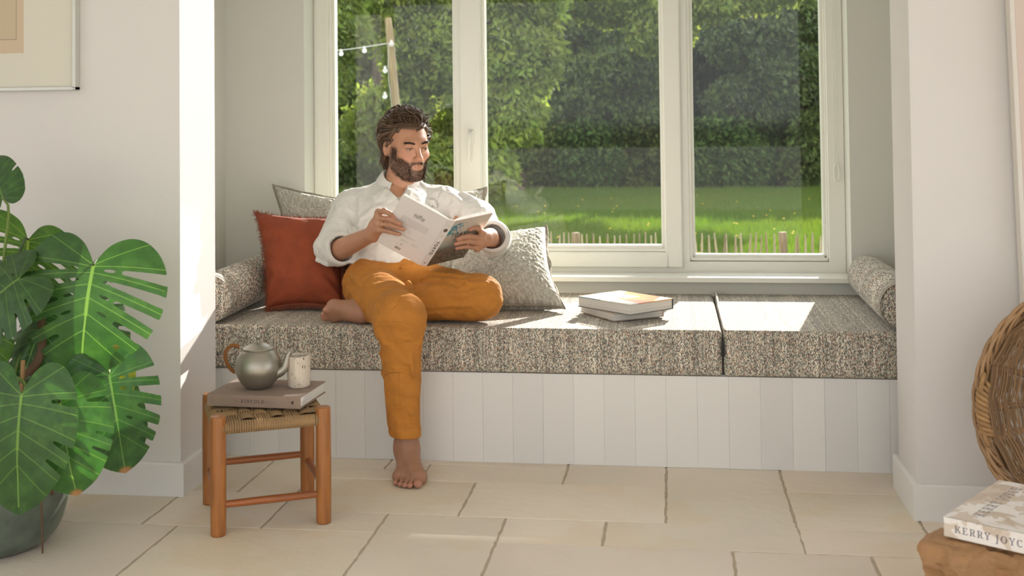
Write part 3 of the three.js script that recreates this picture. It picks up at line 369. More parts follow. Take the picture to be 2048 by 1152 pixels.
// square scatter cushion spanned by its four corners
function pillow(name, label, cs, T, mat, { n = 165, amp = 0.0034, freq = 105, flange = 0.0, edgeMat, fringe = 0, seed = 1, folds = 0, pinch = 0.11, sag = 0 } = {}) {
  const [tl, tr, br, bl] = cs.map((c) => V(...c)), ctr = tl.clone().add(tr).add(br).add(bl).multiplyScalar(0.25), base = V(ctr.x, Math.min(bl.y, br.y), ctr.z);
  const right = tr.clone().add(br).sub(tl).sub(bl).normalize(), up = tl.clone().add(tr).sub(bl).sub(br).normalize(), nor = right.clone().cross(up).normalize();
  const W = (tr.distanceTo(tl) + br.distanceTo(bl)) / 2, H = (tl.distanceTo(bl) + tr.distanceTo(br)) / 2;
  const t = thing(name, label, 'cushion', base.toArray());
  const plane = (u, v) => { const pu = u * (1 - pinch * (1 - v * v) * Math.abs(u)), pv = v * (1 - pinch * (1 - u * u) * Math.abs(v)), a = (pu + 1) / 2, b = (pv + 1) / 2; return bl.clone().multiplyScalar((1 - a) * (1 - b)).addScaledVector(br, a * (1 - b)).addScaledVector(tr, a * b).addScaledVector(tl, (1 - a) * b).sub(base); };
  const th = (u, v) => T * Math.pow(Math.max(0, (1 - u * u) * (1 - v * v)), 0.42) * (1 - sag * v) + 0.003;
  const side = (s) => {
    const pos = [], uv = [], idx = [];
    for (let j = 0; j <= n; j++) for (let i = 0; i <= n; i++) {
      const u = i / n * 2 - 1, v = j / n * 2 - 1, p = plane(u, v); let d = th(u, v);
      const e = Math.min(1, Math.min(1 - Math.abs(u), 1 - Math.abs(v)) * 12);
      if (folds) { const r = Math.min(1 - Math.abs(u), 1); d += folds * Math.exp(-((Math.abs(u) - 0.86) ** 2) / 0.03) * Math.sin(v * 17 + 2.2 * noise3(u * 2, v * 3, seed)) * e + folds * 0.7 * noise3(u * 3 + seed, v * 5, s) * e; }
      d += e * amp * (noise3(u * freq * W / 2 * 1.0, v * freq * H / 2, seed + s * 5) + 0.6 * noise3(u * freq * W, v * freq * H, seed + 9 + s));
      p.addScaledVector(nor, s * d); pos.push(p.x, p.y, p.z); uv.push(u * W / 2, v * H / 2);
    }
    for (let j = 0; j < n; j++) for (let i = 0; i < n; i++) { const a = j * (n + 1) + i, b = a + n + 1; s > 0 ? idx.push(a, a + 1, b + 1, a, b + 1, b) : idx.push(a, b + 1, a + 1, a, b, b + 1); }
    const g = new THREE.BufferGeometry(); g.setAttribute('position', new THREE.Float32BufferAttribute(pos, 3)); g.setAttribute('uv', new THREE.Float32BufferAttribute(uv, 2)); g.setIndex(idx); g.computeVertexNormals(); return g;
  };
  obj('cover', [side(1), side(-1)], mat, t);
  const ring = []; const K = 28; for (const [a, b, c, d] of [[-1, -1, 1, -1], [1, -1, 1, 1], [1, 1, -1, 1], [-1, 1, -1, -1]]) for (let i = 0; i < K; i++) ring.push(plane(mix(a, c, i / K), mix(b, d, i / K)));
  const ctr0 = ctr.clone().sub(base);
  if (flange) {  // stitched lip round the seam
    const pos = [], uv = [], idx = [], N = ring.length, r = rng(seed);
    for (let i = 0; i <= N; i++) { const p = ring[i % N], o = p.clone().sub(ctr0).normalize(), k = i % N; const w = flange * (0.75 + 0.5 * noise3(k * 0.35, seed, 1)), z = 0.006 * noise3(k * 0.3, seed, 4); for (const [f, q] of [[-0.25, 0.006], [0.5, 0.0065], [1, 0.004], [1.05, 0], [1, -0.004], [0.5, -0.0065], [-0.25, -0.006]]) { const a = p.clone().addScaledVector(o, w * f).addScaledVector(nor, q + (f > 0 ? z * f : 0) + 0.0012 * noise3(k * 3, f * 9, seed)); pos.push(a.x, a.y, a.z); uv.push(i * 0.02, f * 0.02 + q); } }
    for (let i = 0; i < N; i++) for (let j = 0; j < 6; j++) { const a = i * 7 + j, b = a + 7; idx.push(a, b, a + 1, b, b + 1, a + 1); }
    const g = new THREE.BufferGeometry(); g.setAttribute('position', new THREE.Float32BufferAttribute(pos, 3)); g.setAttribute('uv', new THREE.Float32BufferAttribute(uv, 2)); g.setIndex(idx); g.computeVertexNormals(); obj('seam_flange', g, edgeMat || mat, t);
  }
  if (fringe) {
    const r = rng(seed + 3), P = [], N = ring.length; const quad = (a, b, w) => { const d = b.clone().sub(a), s = d.clone().cross(nor).normalize().multiplyScalar(w), q = nor.clone().multiplyScalar(w); for (const k of [s, q]) for (const v of [a.clone().sub(k), a.clone().add(k), b, ]) P.push(v.x, v.y, v.z); };
    for (let i = 0; i < N * 26; i++) { const f = i / 26, k = Math.floor(f) % N, p = ring[k].clone().lerp(ring[(k + 1) % N], f - Math.floor(f)), o = p.clone().sub(ctr0).normalize(); let a = p.clone().addScaledVector(nor, (r() - 0.5) * 0.006), dir = o.clone().add(V(r() - 0.5, r() - 0.5, r() - 0.5).multiplyScalar(1.3)).normalize(); const L = fringe * (0.5 + 0.7 * r()); let b = a.clone().addScaledVector(dir, L * 0.55); quad(a, b, 0.0011); dir.add(V(r() - 0.5, r() - 0.7, r() - 0.5).multiplyScalar(1.2)).normalize(); quad(b, b.clone().addScaledVector(dir, L * 0.55), 0.0009); }
    const g = new THREE.BufferGeometry(); g.setAttribute('position', new THREE.Float32BufferAttribute(P, 3)); g.computeVertexNormals(); const m = obj('fringe', g, edgeMat, t); tag(m, 'frayed rust-brown fringe', null, null, 'stuff');
    obj('seam_piping', sweep(ring, 0.0042, 6, { closed: true, n: 160 }), edgeMat, t);
  }
  return t;
}
M.velvet = phy({ map: rep(tex(256, 256, (u, v) => { const n = 1 + 0.25 * tfbm(u, v, 6, 91, 4); return [0.27 * n, 0.054 * n, 0.019 * n]; }), 4, 4), roughness: 0.9, sheen: 0.45, sheenColor: L3(0.8, 0.22, 0.07), sheenRoughness: 0.4 });
M.velvetEdge = phy({ color: L3(0.33, 0.10, 0.055), roughness: 1, side: THREE.DoubleSide });
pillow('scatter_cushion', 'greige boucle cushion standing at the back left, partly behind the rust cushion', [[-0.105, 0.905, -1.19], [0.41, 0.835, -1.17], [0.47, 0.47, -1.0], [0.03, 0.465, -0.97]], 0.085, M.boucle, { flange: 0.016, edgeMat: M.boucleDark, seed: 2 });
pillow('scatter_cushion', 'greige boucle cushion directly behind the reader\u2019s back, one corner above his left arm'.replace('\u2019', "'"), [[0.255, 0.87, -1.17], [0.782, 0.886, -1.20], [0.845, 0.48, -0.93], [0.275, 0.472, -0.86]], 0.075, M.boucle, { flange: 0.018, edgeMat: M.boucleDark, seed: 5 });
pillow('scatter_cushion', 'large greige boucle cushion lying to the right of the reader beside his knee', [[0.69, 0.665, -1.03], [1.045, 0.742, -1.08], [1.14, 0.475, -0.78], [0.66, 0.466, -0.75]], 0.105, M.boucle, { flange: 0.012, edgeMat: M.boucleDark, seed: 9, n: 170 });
pillow('scatter_cushion', 'rust velvet cushion with frayed edge, left of the reader', [[-0.105, 0.81, -0.97], [0.29, 0.79, -0.93], [0.315, 0.468, -0.745], [0.025, 0.466, -0.735]], 0.088, M.velvet, { amp: 0.0005, freq: 60, fringe: 0.02, edgeMat: M.velvetEdge, seed: 13, folds: 0.007, n: 130, pinch: 0.11 });

// ---------------------------------------------------------------- books
const paperEdge = tex(256, 256, (u, v) => { const n = 0.86 + 0.16 * (hash3(Math.floor(v * 120), 2, 3) - 0.5) + 0.04 * tnoise(u * 6, v * 60, 60, 3); return [0.80 * n, 0.77 * n, 0.72 * n]; });
M.pages = std({ map: rep(paperEdge, 1, 12), roughness: 0.95 });
// closed hardback lying flat: spine along x = 0, fore edge at x = w, pages between two boards
function flatBook(name, label, pos, turn, { w, h, t, front, spine, back, b = 0.0028, ov = 0.003, roundSpine = 0 }) {
  const k = thing(name, label, 'book', pos, turn);
  const topG = box(0, w, t - b, t, 0, h); { const uv = topG.attributes.uv, p = topG.attributes.position; for (let i = 0; i < uv.count; i++) uv.setXY(i, p.getX(i) / w, 1 - p.getZ(i) / h); }
  obj('front_cover', topG, front, k); obj('back_cover', box(0, w, 0, b, 0, h), back || spine, k);
  const sg = rbox(-0.002, b, 0, t, 0, h, 0.0015, 2); { const uv = sg.attributes.uv, p = sg.attributes.position; for (let i = 0; i < uv.count; i++) uv.setXY(i, p.getZ(i) / h, p.getY(i) / t); } obj('spine', sg, spine, k);
  const pg = box(b, w - ov, b, t - b, ov, h - ov); obj('pages', pg, M.pages, k); return k;
}
{
  const plainCover = (c) => std({ color: c, roughness: 0.6 });
  // two books on the bench
  const art = std({ roughness: 0.35, map: canvasTex(512, 640, (g, W, H) => {
    g.translate(W, 0); g.scale(-1, 1); g.fillStyle = '#e7a45c'; g.fillRect(0, 0, W, H);
    const poly = (c, p) => { g.fillStyle = c; g.beginPath(); p.forEach(([x, y], i) => (i ? g.lineTo(x * W, y * H) : g.moveTo(x * W, y * H))); g.fill(); };
    poly('#d8d4c8', [[0, 0], [0.22, 0], [0.3, 0.3], [0.1, 0.62], [0, 0.6]]); poly('#d78d6c', [[0.2, 0], [0.5, 0], [0.44, 0.3], [0.26, 0.36]]); poly('#7f958f', [[0.0, 0.55], [0.22, 0.42], [0.34, 0.62], [0.42, 0.95], [0, 1]]); poly('#b9c0b4', [[0.1, 0.5], [0.28, 0.36], [0.34, 0.5], [0.2, 0.6]]); poly('#c8c7bd', [[0.4, 1], [0.36, 0.8], [0.62, 0.82], [0.7, 1]]); poly('#7f7c86', [[0.86, 0.16], [0.95, 0.12], [0.97, 0.2], [0.9, 0.24]]);
    g.strokeStyle = '#c06a2e'; g.lineWidth = 5; for (let i = 0; i < 5; i++) { g.beginPath(); g.moveTo(W * 0.6, H * (0.72 + 0.05 * i)); g.lineTo(W * 0.98, H * (0.5 + 0.09 * i)); g.stroke(); }
    g.fillStyle = '#f2efe8'; g.fillRect(W * 0.4, H * 0.4, W * 0.34, H * 0.3); g.strokeStyle = '#e9a55c'; g.lineWidth = 3; g.strokeRect(W * 0.4, H * 0.4, W * 0.34, H * 0.3);
  }) });
  flatBook('hardback_book', 'beige hardback lying under the colourful book on the seat cushion', [1.504, 0.461, -0.69], -2.55, { w: 0.205, h: 0.24, t: 0.026, front: plainCover(L3(0.55, 0.46, 0.36)), spine: plainCover(L3(0.5, 0.41, 0.32)) });
  flatBook('hardback_book', 'thick hardback with an orange and teal patterned cover, topmost on the seat cushion', [1.538, 0.4875, -0.695], -2.34, { w: 0.212, h: 0.272, t: 0.038, front: art, spine: plainCover(L3(0.05, 0.05, 0.07)), back: plainCover(L3(0.2, 0.18, 0.17)) });
}
// ---------------------------------------------------------------- stool with a woven cord seat
const woodTex = (r, g, b, s) => tex(256, 512, (u, v) => { const w = tfbm(u * 1, v * 0.25, 8, s, 4), n = 1 + 0.22 * Math.sin(u * 60 + 9 * w) * 0.5 + 0.25 * w + 0.10 * tnoise(u * 120, v * 8, 120, s + 3); return [r * n, g * n, b * n]; });
M.honey = phy({ map: rep(woodTex(0.37, 0.135, 0.030, 401), 3, 2), roughness: 0.42, clearcoat: 0.25, clearcoatRoughness: 0.35 });
M.rung = phy({ map: rep(woodTex(0.29, 0.088, 0.022, 402), 3, 2), roughness: 0.4, clearcoat: 0.3, clearcoatRoughness: 0.3 });
const cordTex = tex(128, 128, (u, v) => { const n = 0.8 + 0.4 * (0.5 + 0.5 * Math.sin((u + v * 3) * 6.283 * 4)) * 0.6 + 0.3 * tfbm(u, v, 16, 404, 2); return [0.34 * n, 0.215 * n, 0.108 * n]; });
{
  const t = thing('stool', 'small honey-coloured wooden stool with a woven cord seat, carrying a teapot', 'stool', [0.323, 0, 0.134], 0.4627), s = 0.149, H = 0.335;
  const leg = (x, z) => obj('leg', sweep([V(x, 0, z), V(x, 0.004, z), V(x, H * 0.5, z), V(x, H - 0.004, z), V(x, H, z)], (q) => 0.0222 * (q < 0.01 || q > 0.99 ? 0.86 : q < 0.025 || q > 0.975 ? 0.965 : 1 - 0.02 * Math.cos(q * 6.28)), 28, { n: 100 }), M.honey, t);
  leg(-s, s); leg(s, s); leg(-s, -s); leg(s, -s);
  const rung = (a, b) => obj('rung', sweep([a, a.clone().lerp(b, 0.5), b], (q) => 0.0098 + 0.0012 * Math.sin(q * Math.PI), 14, { n: 16 }), M.rung, t);
  rung(V(-s, 0.085, s), V(s, 0.085, s)); rung(V(-s, 0.122, -s), V(s, 0.122, -s)); rung(V(-s, 0.105, -s), V(-s, 0.105, s)); rung(V(s, 0.105, -s), V(s, 0.105, s));
  const ry = 0.299, rail = (a, b) => obj('seat_rail', sweep([a, b], 0.011, 10, { n: 2 }), M.rung, t);
  rail(V(-s, ry, s), V(s, ry, s)); rail(V(-s, ry, -s), V(s, ry, -s)); rail(V(-s, ry, -s), V(-s, ry, s)); rail(V(s, ry, -s), V(s, ry, s));
  // cords: six bands of six strands each way, over and under, wrapped round the rails
  const mats = [0, 1, 2].map((i) => std({ map: rep(cordTex, 30, 60), color: L3(0.92 + 0.1 * i, 0.92 + 0.09 * i, 0.9 + 0.07 * i), roughness: 0.95 })), r = rng(41), NB = 6, NC = 6, span = 0.252, bw = span / NB;
  for (const dir of [0, 1]) for (let b = 0; b < NB; b++) {
    const strands = [];
    for (let c = 0; c < NC; c++) {
      const off = -span / 2 + (b + (c + 0.5) / NC) * bw * 0.985, pts = [], put = (along, y) => pts.push(dir ? V(along, y, off + (r() - 0.5) * 0.0012) : V(off + (r() - 0.5) * 0.0012, y, along));
      const e = s, R = 0.0155; put(-e + 0.004, ry - R); put(-e - R, ry - 0.002); put(-e - R * 0.55, ry + R * 0.85);
      for (let k = 0; k < NB; k++) { const mid = -span / 2 + (k + 0.5) * bw, over = (k + b + dir) % 2 ? 1 : -1; put(mid - bw * 0.28, ry + 0.0115 + 0.0055 * over); put(mid + bw * 0.28, ry + 0.0115 + 0.0055 * over); }
      put(e + R * 0.55, ry + R * 0.85); put(e + R, ry - 0.002); put(e - 0.004, ry - R); put(0, ry - R - 0.002);
      strands.push(sweep(pts, 0.0034, 6, { n: 70 }));
    }
    obj('woven_band', strands, mats[(b + dir) % 3], t);
  }
  // more cord wound tightly round each rail
  const wind = (a, b) => { const g = [], d = b.clone().sub(a), n = 44; for (let i = 2; i < n - 1; i++) { const p = a.clone().addScaledVector(d, i / n), q = new THREE.TorusGeometry(0.0152, 0.0032, 6, 16); q.applyMatrix4(new THREE.Matrix4().makeBasis(V(0, 1, 0), d.clone().normalize().cross(V(0, 1, 0)).normalize(), d.clone().normalize())); q.rotateY(0); q.translate(p.x, p.y, p.z); g.push(q); } obj('rail_winding', g, mats[1], t); };
  wind(V(-s, ry, s), V(s, ry, s)); wind(V(-s, ry, -s), V(s, ry, -s)); wind(V(-s, ry, -s), V(-s, ry, s)); wind(V(s, ry, -s), V(s, ry, s));
}
// book on the stool
{
  const linen = (k) => tex(256, 256, (u, v) => { const n = (0.86 + 0.22 * hash3(Math.floor(u * 256), Math.floor(v * 64), 1) * 0.6 + 0.22 * hash3(Math.floor(u * 64), Math.floor(v * 256), 2) * 0.6 + 0.08 * tfbm(u, v, 5, 6, 3)) * k; return [0.30 * n, 0.225 * n, 0.185 * n]; });
  const spine = std({ roughness: 0.95, map: canvasTex(1024, 128, (g, W, H) => {
    g.fillStyle = '#958072'; g.fillRect(0, 0, W, H); const r = rng(5); for (let i = 0; i < 9000; i++) { g.fillStyle = r() > 0.5 ? 'rgba(170,150,136,.35)' : 'rgba(95,78,68,.3)'; r() > 0.5 ? g.fillRect(r() * W, r() * H, 1 + r() * 12, 1) : g.fillRect(r() * W, r() * H, 1, 1 + r() * 9); }
    g.fillStyle = '#40352e'; g.textBaseline = 'middle'; g.font = '50px serif'; let x = 372; for (const ch of 'KINFOLK') { g.fillText(ch, x, H * 0.50); x += g.measureText(ch).width + 6; }
    g.fillStyle = '#7b695e'; g.font = '30px serif'; g.fillText('THE', 292, H * 0.5); x = 622; for (const ch of 'TABLE') { g.fillText(ch, x, H * 0.52); x += g.measureText(ch).width + 4; }
    g.fillStyle = '#2e2622'; g.beginPath(); g.moveTo(920, 64); g.lineTo(948, 40); g.lineTo(948, 86); g.fill(); g.strokeStyle = '#74635a'; g.lineWidth = 2; for (let i = 0; i < 3; i++) { g.beginPath(); g.moveTo(48 + i * 10, 22); g.lineTo(48 + i * 10, 108); g.stroke(); }
  }) });
  const cover = std({ map: rep(linen(1), 2, 3), roughness: 0.95 });
  // spine faces the camera: local z (height) runs along the spine, x = 0 is the spine
  const bk = flatBook('linen_book', 'taupe linen hardback lying on the stool under the teapot and cup', [0.166, 0.3265, 0.198], 0, { w: 0.212, h: 0.292, t: 0.0355, front: cover, spine, b: 0.003, ov: 0.004 });
  // turn so that the spine runs left to right: local +z -> world (cos a, 0, sin a)
  bk.rotation.set(0, Math.PI / 2 - 0.055, 0); bk.position.set(0.164, 0.3265, 0.186);
}
// pewter teapot
const pewter = (() => { const m = tex(512, 512, (u, v) => { const n = tfbm(u, v, 5, 501, 5), k = 1 + 0.16 * n; return [0.37 * k, 0.345 * k, 0.295 * k]; }), ro = tex(256, 256, (u, v) => { const n = 0.40 + 0.14 * tfbm(u, v, 6, 502, 4); return [n, n, n]; }, { srgb: false }); return phy({ map: m, roughnessMap: ro, roughness: 1, metalness: 0.85 }); })();
const wickerMat = std({ map: cordTex, color: L3(0.85, 0.52, 0.28), roughness: 0.7 });
{
  const t = thing('teapot', 'round dull pewter teapot with a wicker-wrapped handle on the linen book', 'teapot', [0.291, 0.3625, 0.100]);
  const spl = (p, n = 60) => new THREE.SplineCurve(p.map((q) => new THREE.Vector2(...q))).getPoints(n).map((q) => [Math.max(q.x, 0.0005), q.y]);
  obj('body', lathe(spl([[0.0005, 0.0], [0.025, 0.0], [0.034, 0.002], [0.052, 0.018], [0.066, 0.045], [0.070, 0.065], [0.066, 0.086], [0.055, 0.106], [0.047, 0.115], [0.0445, 0.1175]]), 72), pewter, t);
  const lid = obj('lid', lathe([[0.0445, 0.1165], [0.0475, 0.1178], [0.048, 0.1195], [0.046, 0.121], ...spl([[0.045, 0.1215], [0.034, 0.1285], [0.02, 0.1345], [0.0055, 0.1375]], 16)], 64), pewter, t);
  obj('knob', lathe(spl([[0.0065, 0.136], [0.0045, 0.141], [0.004, 0.145], [0.0085, 0.1495], [0.0105, 0.1555], [0.0085, 0.161], [0.004, 0.164], [0.0005, 0.1648]], 30), 28), pewter, lid);
  obj('spout', sweep([V(0.055, 0.046, 0), V(0.070, 0.051, 0), V(0.082, 0.062, 0), V(0.088, 0.081, 0), V(0.094, 0.101, 0), V(0.102, 0.113, 0)], (q) => mix(0.0185, 0.0065, Math.pow(q, 0.75)), 20, { n: 30 }), pewter, t);
  const hp = [V(-0.0475, 0.1185, 0), V(-0.058, 0.1215, 0), V(-0.075, 0.127, 0), V(-0.092, 0.122, 0), V(-0.1045, 0.1, 0), V(-0.098, 0.07, 0), V(-0.085, 0.053, 0), V(-0.069, 0.043, 0)];
  const h = obj('handle', sweep(hp, 0.0042, 10, { n: 50 }), pewter, t); const c = new THREE.CatmullRomCurve3(hp, false, 'centripetal'); const wind = []; for (let i = 6; i < 64; i++) { const u = i / 66, p = c.getPointAt(u), d = c.getTangentAt(u), g = new THREE.TorusGeometry(0.0048, 0.0016, 5, 10); const b = V(0, 0, 1), a = b.clone().cross(d).normalize(); g.applyMatrix4(new THREE.Matrix4().makeBasis(a, b, d)); g.translate(p.x, p.y, p.z); wind.push(g); }
  obj('wicker_wrap', wind, wickerMat, h);
}
// speckled beaker
{
  const sp = canvasTex(1024, 512, (g, W, H) => { g.fillStyle = '#cfc2b1'; g.fillRect(0, 0, W, H); const r = rng(91); for (let i = 0; i < 90; i++) { const x = r() * W; g.fillStyle = `rgba(${r() > 0.5 ? '228,220,208' : '176,158,140'},${0.25 * r()})`; g.fillRect(x, 0, 6 + r() * 40, H); } for (let i = 0; i < 420; i++) { const q = Math.pow(r(), 4), x = r() * W, y = r() * H; g.fillStyle = q > 0.2 ? '#2e2218' : '#7c6650'; g.beginPath(); g.ellipse(x, y, 1.5 + 6 * q, 2 + 6 * q, 0, 0, 7); g.fill(); } });
  const m = phy({ map: sp, roughness: 0.25, clearcoat: 0.7, clearcoatRoughness: 0.12 });
  const t = thing('beaker', 'small cream stoneware cup with dark speckles, beside the teapot on the book', 'cup', [0.409, 0.3625, 0.073]); const seg = 64;
  const ripple = (g) => { const p = g.attributes.position; for (let i = 0; i < p.count; i++) { const a = Math.atan2(p.getZ(i), p.getX(i)), k = 1 + 0.006 * Math.sin(a * 17 + p.getY(i) * 9); p.setX(i, p.getX(i) * k); p.setZ(i, p.getZ(i) * k); p.setY(i, p.getY(i) + (p.getY(i) > 0.08 ? 0.0012 * Math.sin(a * 2 + 1) : 0)); } g.computeVertexNormals(); return g; };
  obj('wall', ripple(lathe([[0.0005, 0], [0.030, 0], [0.0325, 0.002], [0.0342, 0.008], [0.0348, 0.03], [0.0358, 0.07], [0.0365, 0.093], [0.0358, 0.0955], [0.0345, 0.0953], [0.0335, 0.09], [0.0325, 0.05], [0.031, 0.008], [0.0005, 0.006]], seg)), m, t);
}
// ---------------------------------------------------------------- framed engraving on the left wall
{
  const t = thing('framed_print', 'old engraving in a wide cream mount and thin silver frame on the left wall', 'picture', [-0.80, 1.27, 0.001]);
  const x1 = 0.465, x0 = -0.42, y0 = 0.006, y1 = 1.1, fw = 0.011, d = 0.03, fm = std({ color: L3(0.62, 0.62, 0.58), roughness: 0.35, metalness: 0.35 });
  obj('frame', [rbox(x1 - fw, x1, y0, y1, 0, d, 0.0015), rbox(x0, x0 + fw, y0, y1, 0, d, 0.0015), rbox(x0, x1, y0, y0 + fw, 0, d, 0.0015), rbox(x0, x1, y1 - fw, y1, 0, d, 0.0015)], fm, t);
  obj('mount', box(x0 + fw, x1 - fw, y0 + fw, y1 - fw, 0.002, 0.022), std({ color: L3(0.70, 0.67, 0.575), roughness: 0.9 }), t);
  const px1 = 0.285, px0 = -0.25, py0 = 0.127, py1 = 0.86;
  const pr = canvasTex(768, 1024, (g, W, H) => {
    g.fillStyle = '#cdb9a0'; g.fillRect(0, 0, W, H); g.fillStyle = '#c6b59a'; g.fillRect(30, 30, W - 66, H - 92); g.strokeStyle = 'rgba(96,82,66,.8)'; g.lineWidth = 2; g.strokeRect(30, 30, W - 66, H - 92);
    const r = rng(17); // hatched drapery
    g.lineCap = 'round'; for (let i = 0; i < 900; i++) { const x = 90 + r() * (W - 260), y = 150 + r() * (H - 320), s = Math.sin(x * 0.012) * Math.cos(y * 0.009), dk = r() * (0.5 + 0.5 * s); g.strokeStyle = `rgba(88,78,62,${0.12 + 0.6 * dk})`; g.lineWidth = 1.5 + 4 * dk * r(); g.beginPath(); g.moveTo(x, y); g.quadraticCurveTo(x + 26 * Math.sin(y * 0.02), y + 30, x + 30 * Math.sin(y * 0.02 + x * 0.01), y + 40 + r() * 70); g.stroke(); }
    g.fillStyle = 'rgba(66,60,50,.75)'; for (const [x, y, a, b, q] of [[W - 180, 470, 40, 110, 0.2], [W - 300, 610, 50, 130, -0.1], [W - 215, 640, 38, 120, 0.35], [W - 190, 330, 26, 90, -0.2]]) { g.beginPath(); g.ellipse(x, y, a, b, q, 0, 7); g.fill(); }
    g.strokeStyle = 'rgba(226,212,186,.85)'; g.lineWidth = 16; for (let i = 0; i < 7; i++) { g.beginPath(); g.moveTo(W - 380 + i * 34, 180); g.bezierCurveTo(W - 340 + i * 30, 400, W - 300 + i * 8, 560, W - 400 + i * 30, 850); g.stroke(); }
    g.strokeStyle = 'rgba(84,74,60,.7)'; g.lineWidth = 5; for (let i = 0; i < 5; i++) { g.beginPath(); g.moveTo(W - 210 - i * 30, 760 + i * 20); g.quadraticCurveTo(W - 300, 900, W - 480, 930 - i * 12); g.stroke(); }
  });
  const g = box(px0, px1, py0, py1, 0.0221, 0.0226); { const uv = g.attributes.uv, p = g.attributes.position; for (let i = 0; i < uv.count; i++) uv.setXY(i, (p.getX(i) - px0) / (px1 - px0), (p.getY(i) - py0) / (py1 - py0)); }
  obj('print', g, std({ map: pr, roughness: 0.9 }), t);
}
// tall pink panel leaning at the right wall
{
  const t = thing('leaning_panel', 'tall pale pink painted panel leaning in the far right corner of the picture', 'panel', [2.545, 0, 0.014]); const g = rbox(0, 0.6, 0, 2.3, 0, 0.04, 0.004, 2); g.rotateZ(0.024); obj('board', g, std({ color: L3(0.66, 0.54, 0.48), roughness: 0.7 }), t);
  const e = rbox(-0.012, 0.002, 0, 2.3, -0.002, 0.042, 0.003, 2); e.rotateZ(0.024); obj('edge_strip', e, std({ color: L3(0.72, 0.68, 0.62), roughness: 0.6 }), t);
}
// ---------------------------------------------------------------- swiss cheese plant in a glazed pot
const LEAF_OUT = [[0, 0], [0.035, -0.09], [0.10, -0.20], [0.20, -0.27], [0.31, -0.26], [0.41, -0.17], [0.48, -0.03], [0.515, 0.13], [0.515, 0.29], [0.48, 0.46], [0.41, 0.63], [0.31, 0.79], [0.19, 0.92], [0.08, 0.99], [0.0, 1.03]];
const leafCurve = new THREE.SplineCurve(LEAF_OUT.map((p) => new THREE.Vector2(...p))).getPoints(70);
const VEINS = [[0.0, -0.75], [0.015, -0.15], [0.07, 0.12], [0.17, 0.34], [0.29, 0.55], [0.43, 0.75], [0.58, 0.98]];   // [start along the midrib, slope]
function leafField(design) {
  const r = rng(design.seed), slits = [], holes = [];
  for (const s of [-1, 1]) for (let i = 1; i < VEINS.length - 1; i++) {
    const y0 = (VEINS[i][0] + VEINS[i + 1][0]) / 2, k = (VEINS[i][1] + VEINS[i + 1][1]) / 2, d0 = (design.depth ?? 0.24) + 0.10 * r(), d1 = 0.75, c = 0.12;
    const P = (d) => [s * d, y0 + k * d + c * d * d];
    if (design.skip && r() < design.skip) continue;
    const pts = []; for (let q = 0; q <= 6; q++) { const d = mix(d0, d1, q / 6); pts.push([...P(d), mix(0.014, 0.034, Math.min(1, q / 3)) * (design.wide ?? 1)]); } slits.push(pts);
    if (design.holes && i > 0 && i < 5 && r() < design.holes) { const h = P(0.105 + 0.03 * r()); holes.push([h[0], h[1], Math.atan(k) * s, 0.040, 0.014]); }
  }
  const seg = (x, y, a, b) => { const ex = b.x - a.x, ey = b.y - a.y, t = clamp(((x - a.x) * ex + (y - a.y) * ey) / (ex * ex + ey * ey + 1e-12)); return Math.hypot(x - a.x - ex * t, y - a.y - ey * t); };
  return (x, y) => {
    const ax = Math.abs(x); let d = 9, inside = false;
    for (let i = 0; i < 70; i++) { const a = leafCurve[i], b = leafCurve[i + 1]; d = Math.min(d, seg(ax, y, a, b)); if ((a.y > y) !== (b.y > y) && ax < (b.x - a.x) * (y - a.y) / (b.y - a.y) + a.x) inside = !inside; }
    let f = inside ? d : -d;
    for (const s of slits) { let q = 9; for (let i = 0; i < s.length - 1; i++) { const a = s[i], b = s[i + 1], ex = b[0] - a[0], ey = b[1] - a[1], t = clamp(((x - a[0]) * ex + (y - a[1]) * ey) / (ex * ex + ey * ey)); q = Math.min(q, Math.hypot(x - a[0] - ex * t, y - a[1] - ey * t) - mix(a[2], b[2], t)); } f = Math.min(f, q); }
    for (const [hx, hy, an, a, b] of holes) { const dx = x - hx, dy = y - hy, u = dx * Math.cos(an) + dy * Math.sin(an), v = -dx * Math.sin(an) + dy * Math.cos(an); f = Math.min(f, (Math.hypot(u / a, v / b) - 1) * b); }
    return f;
  };
}
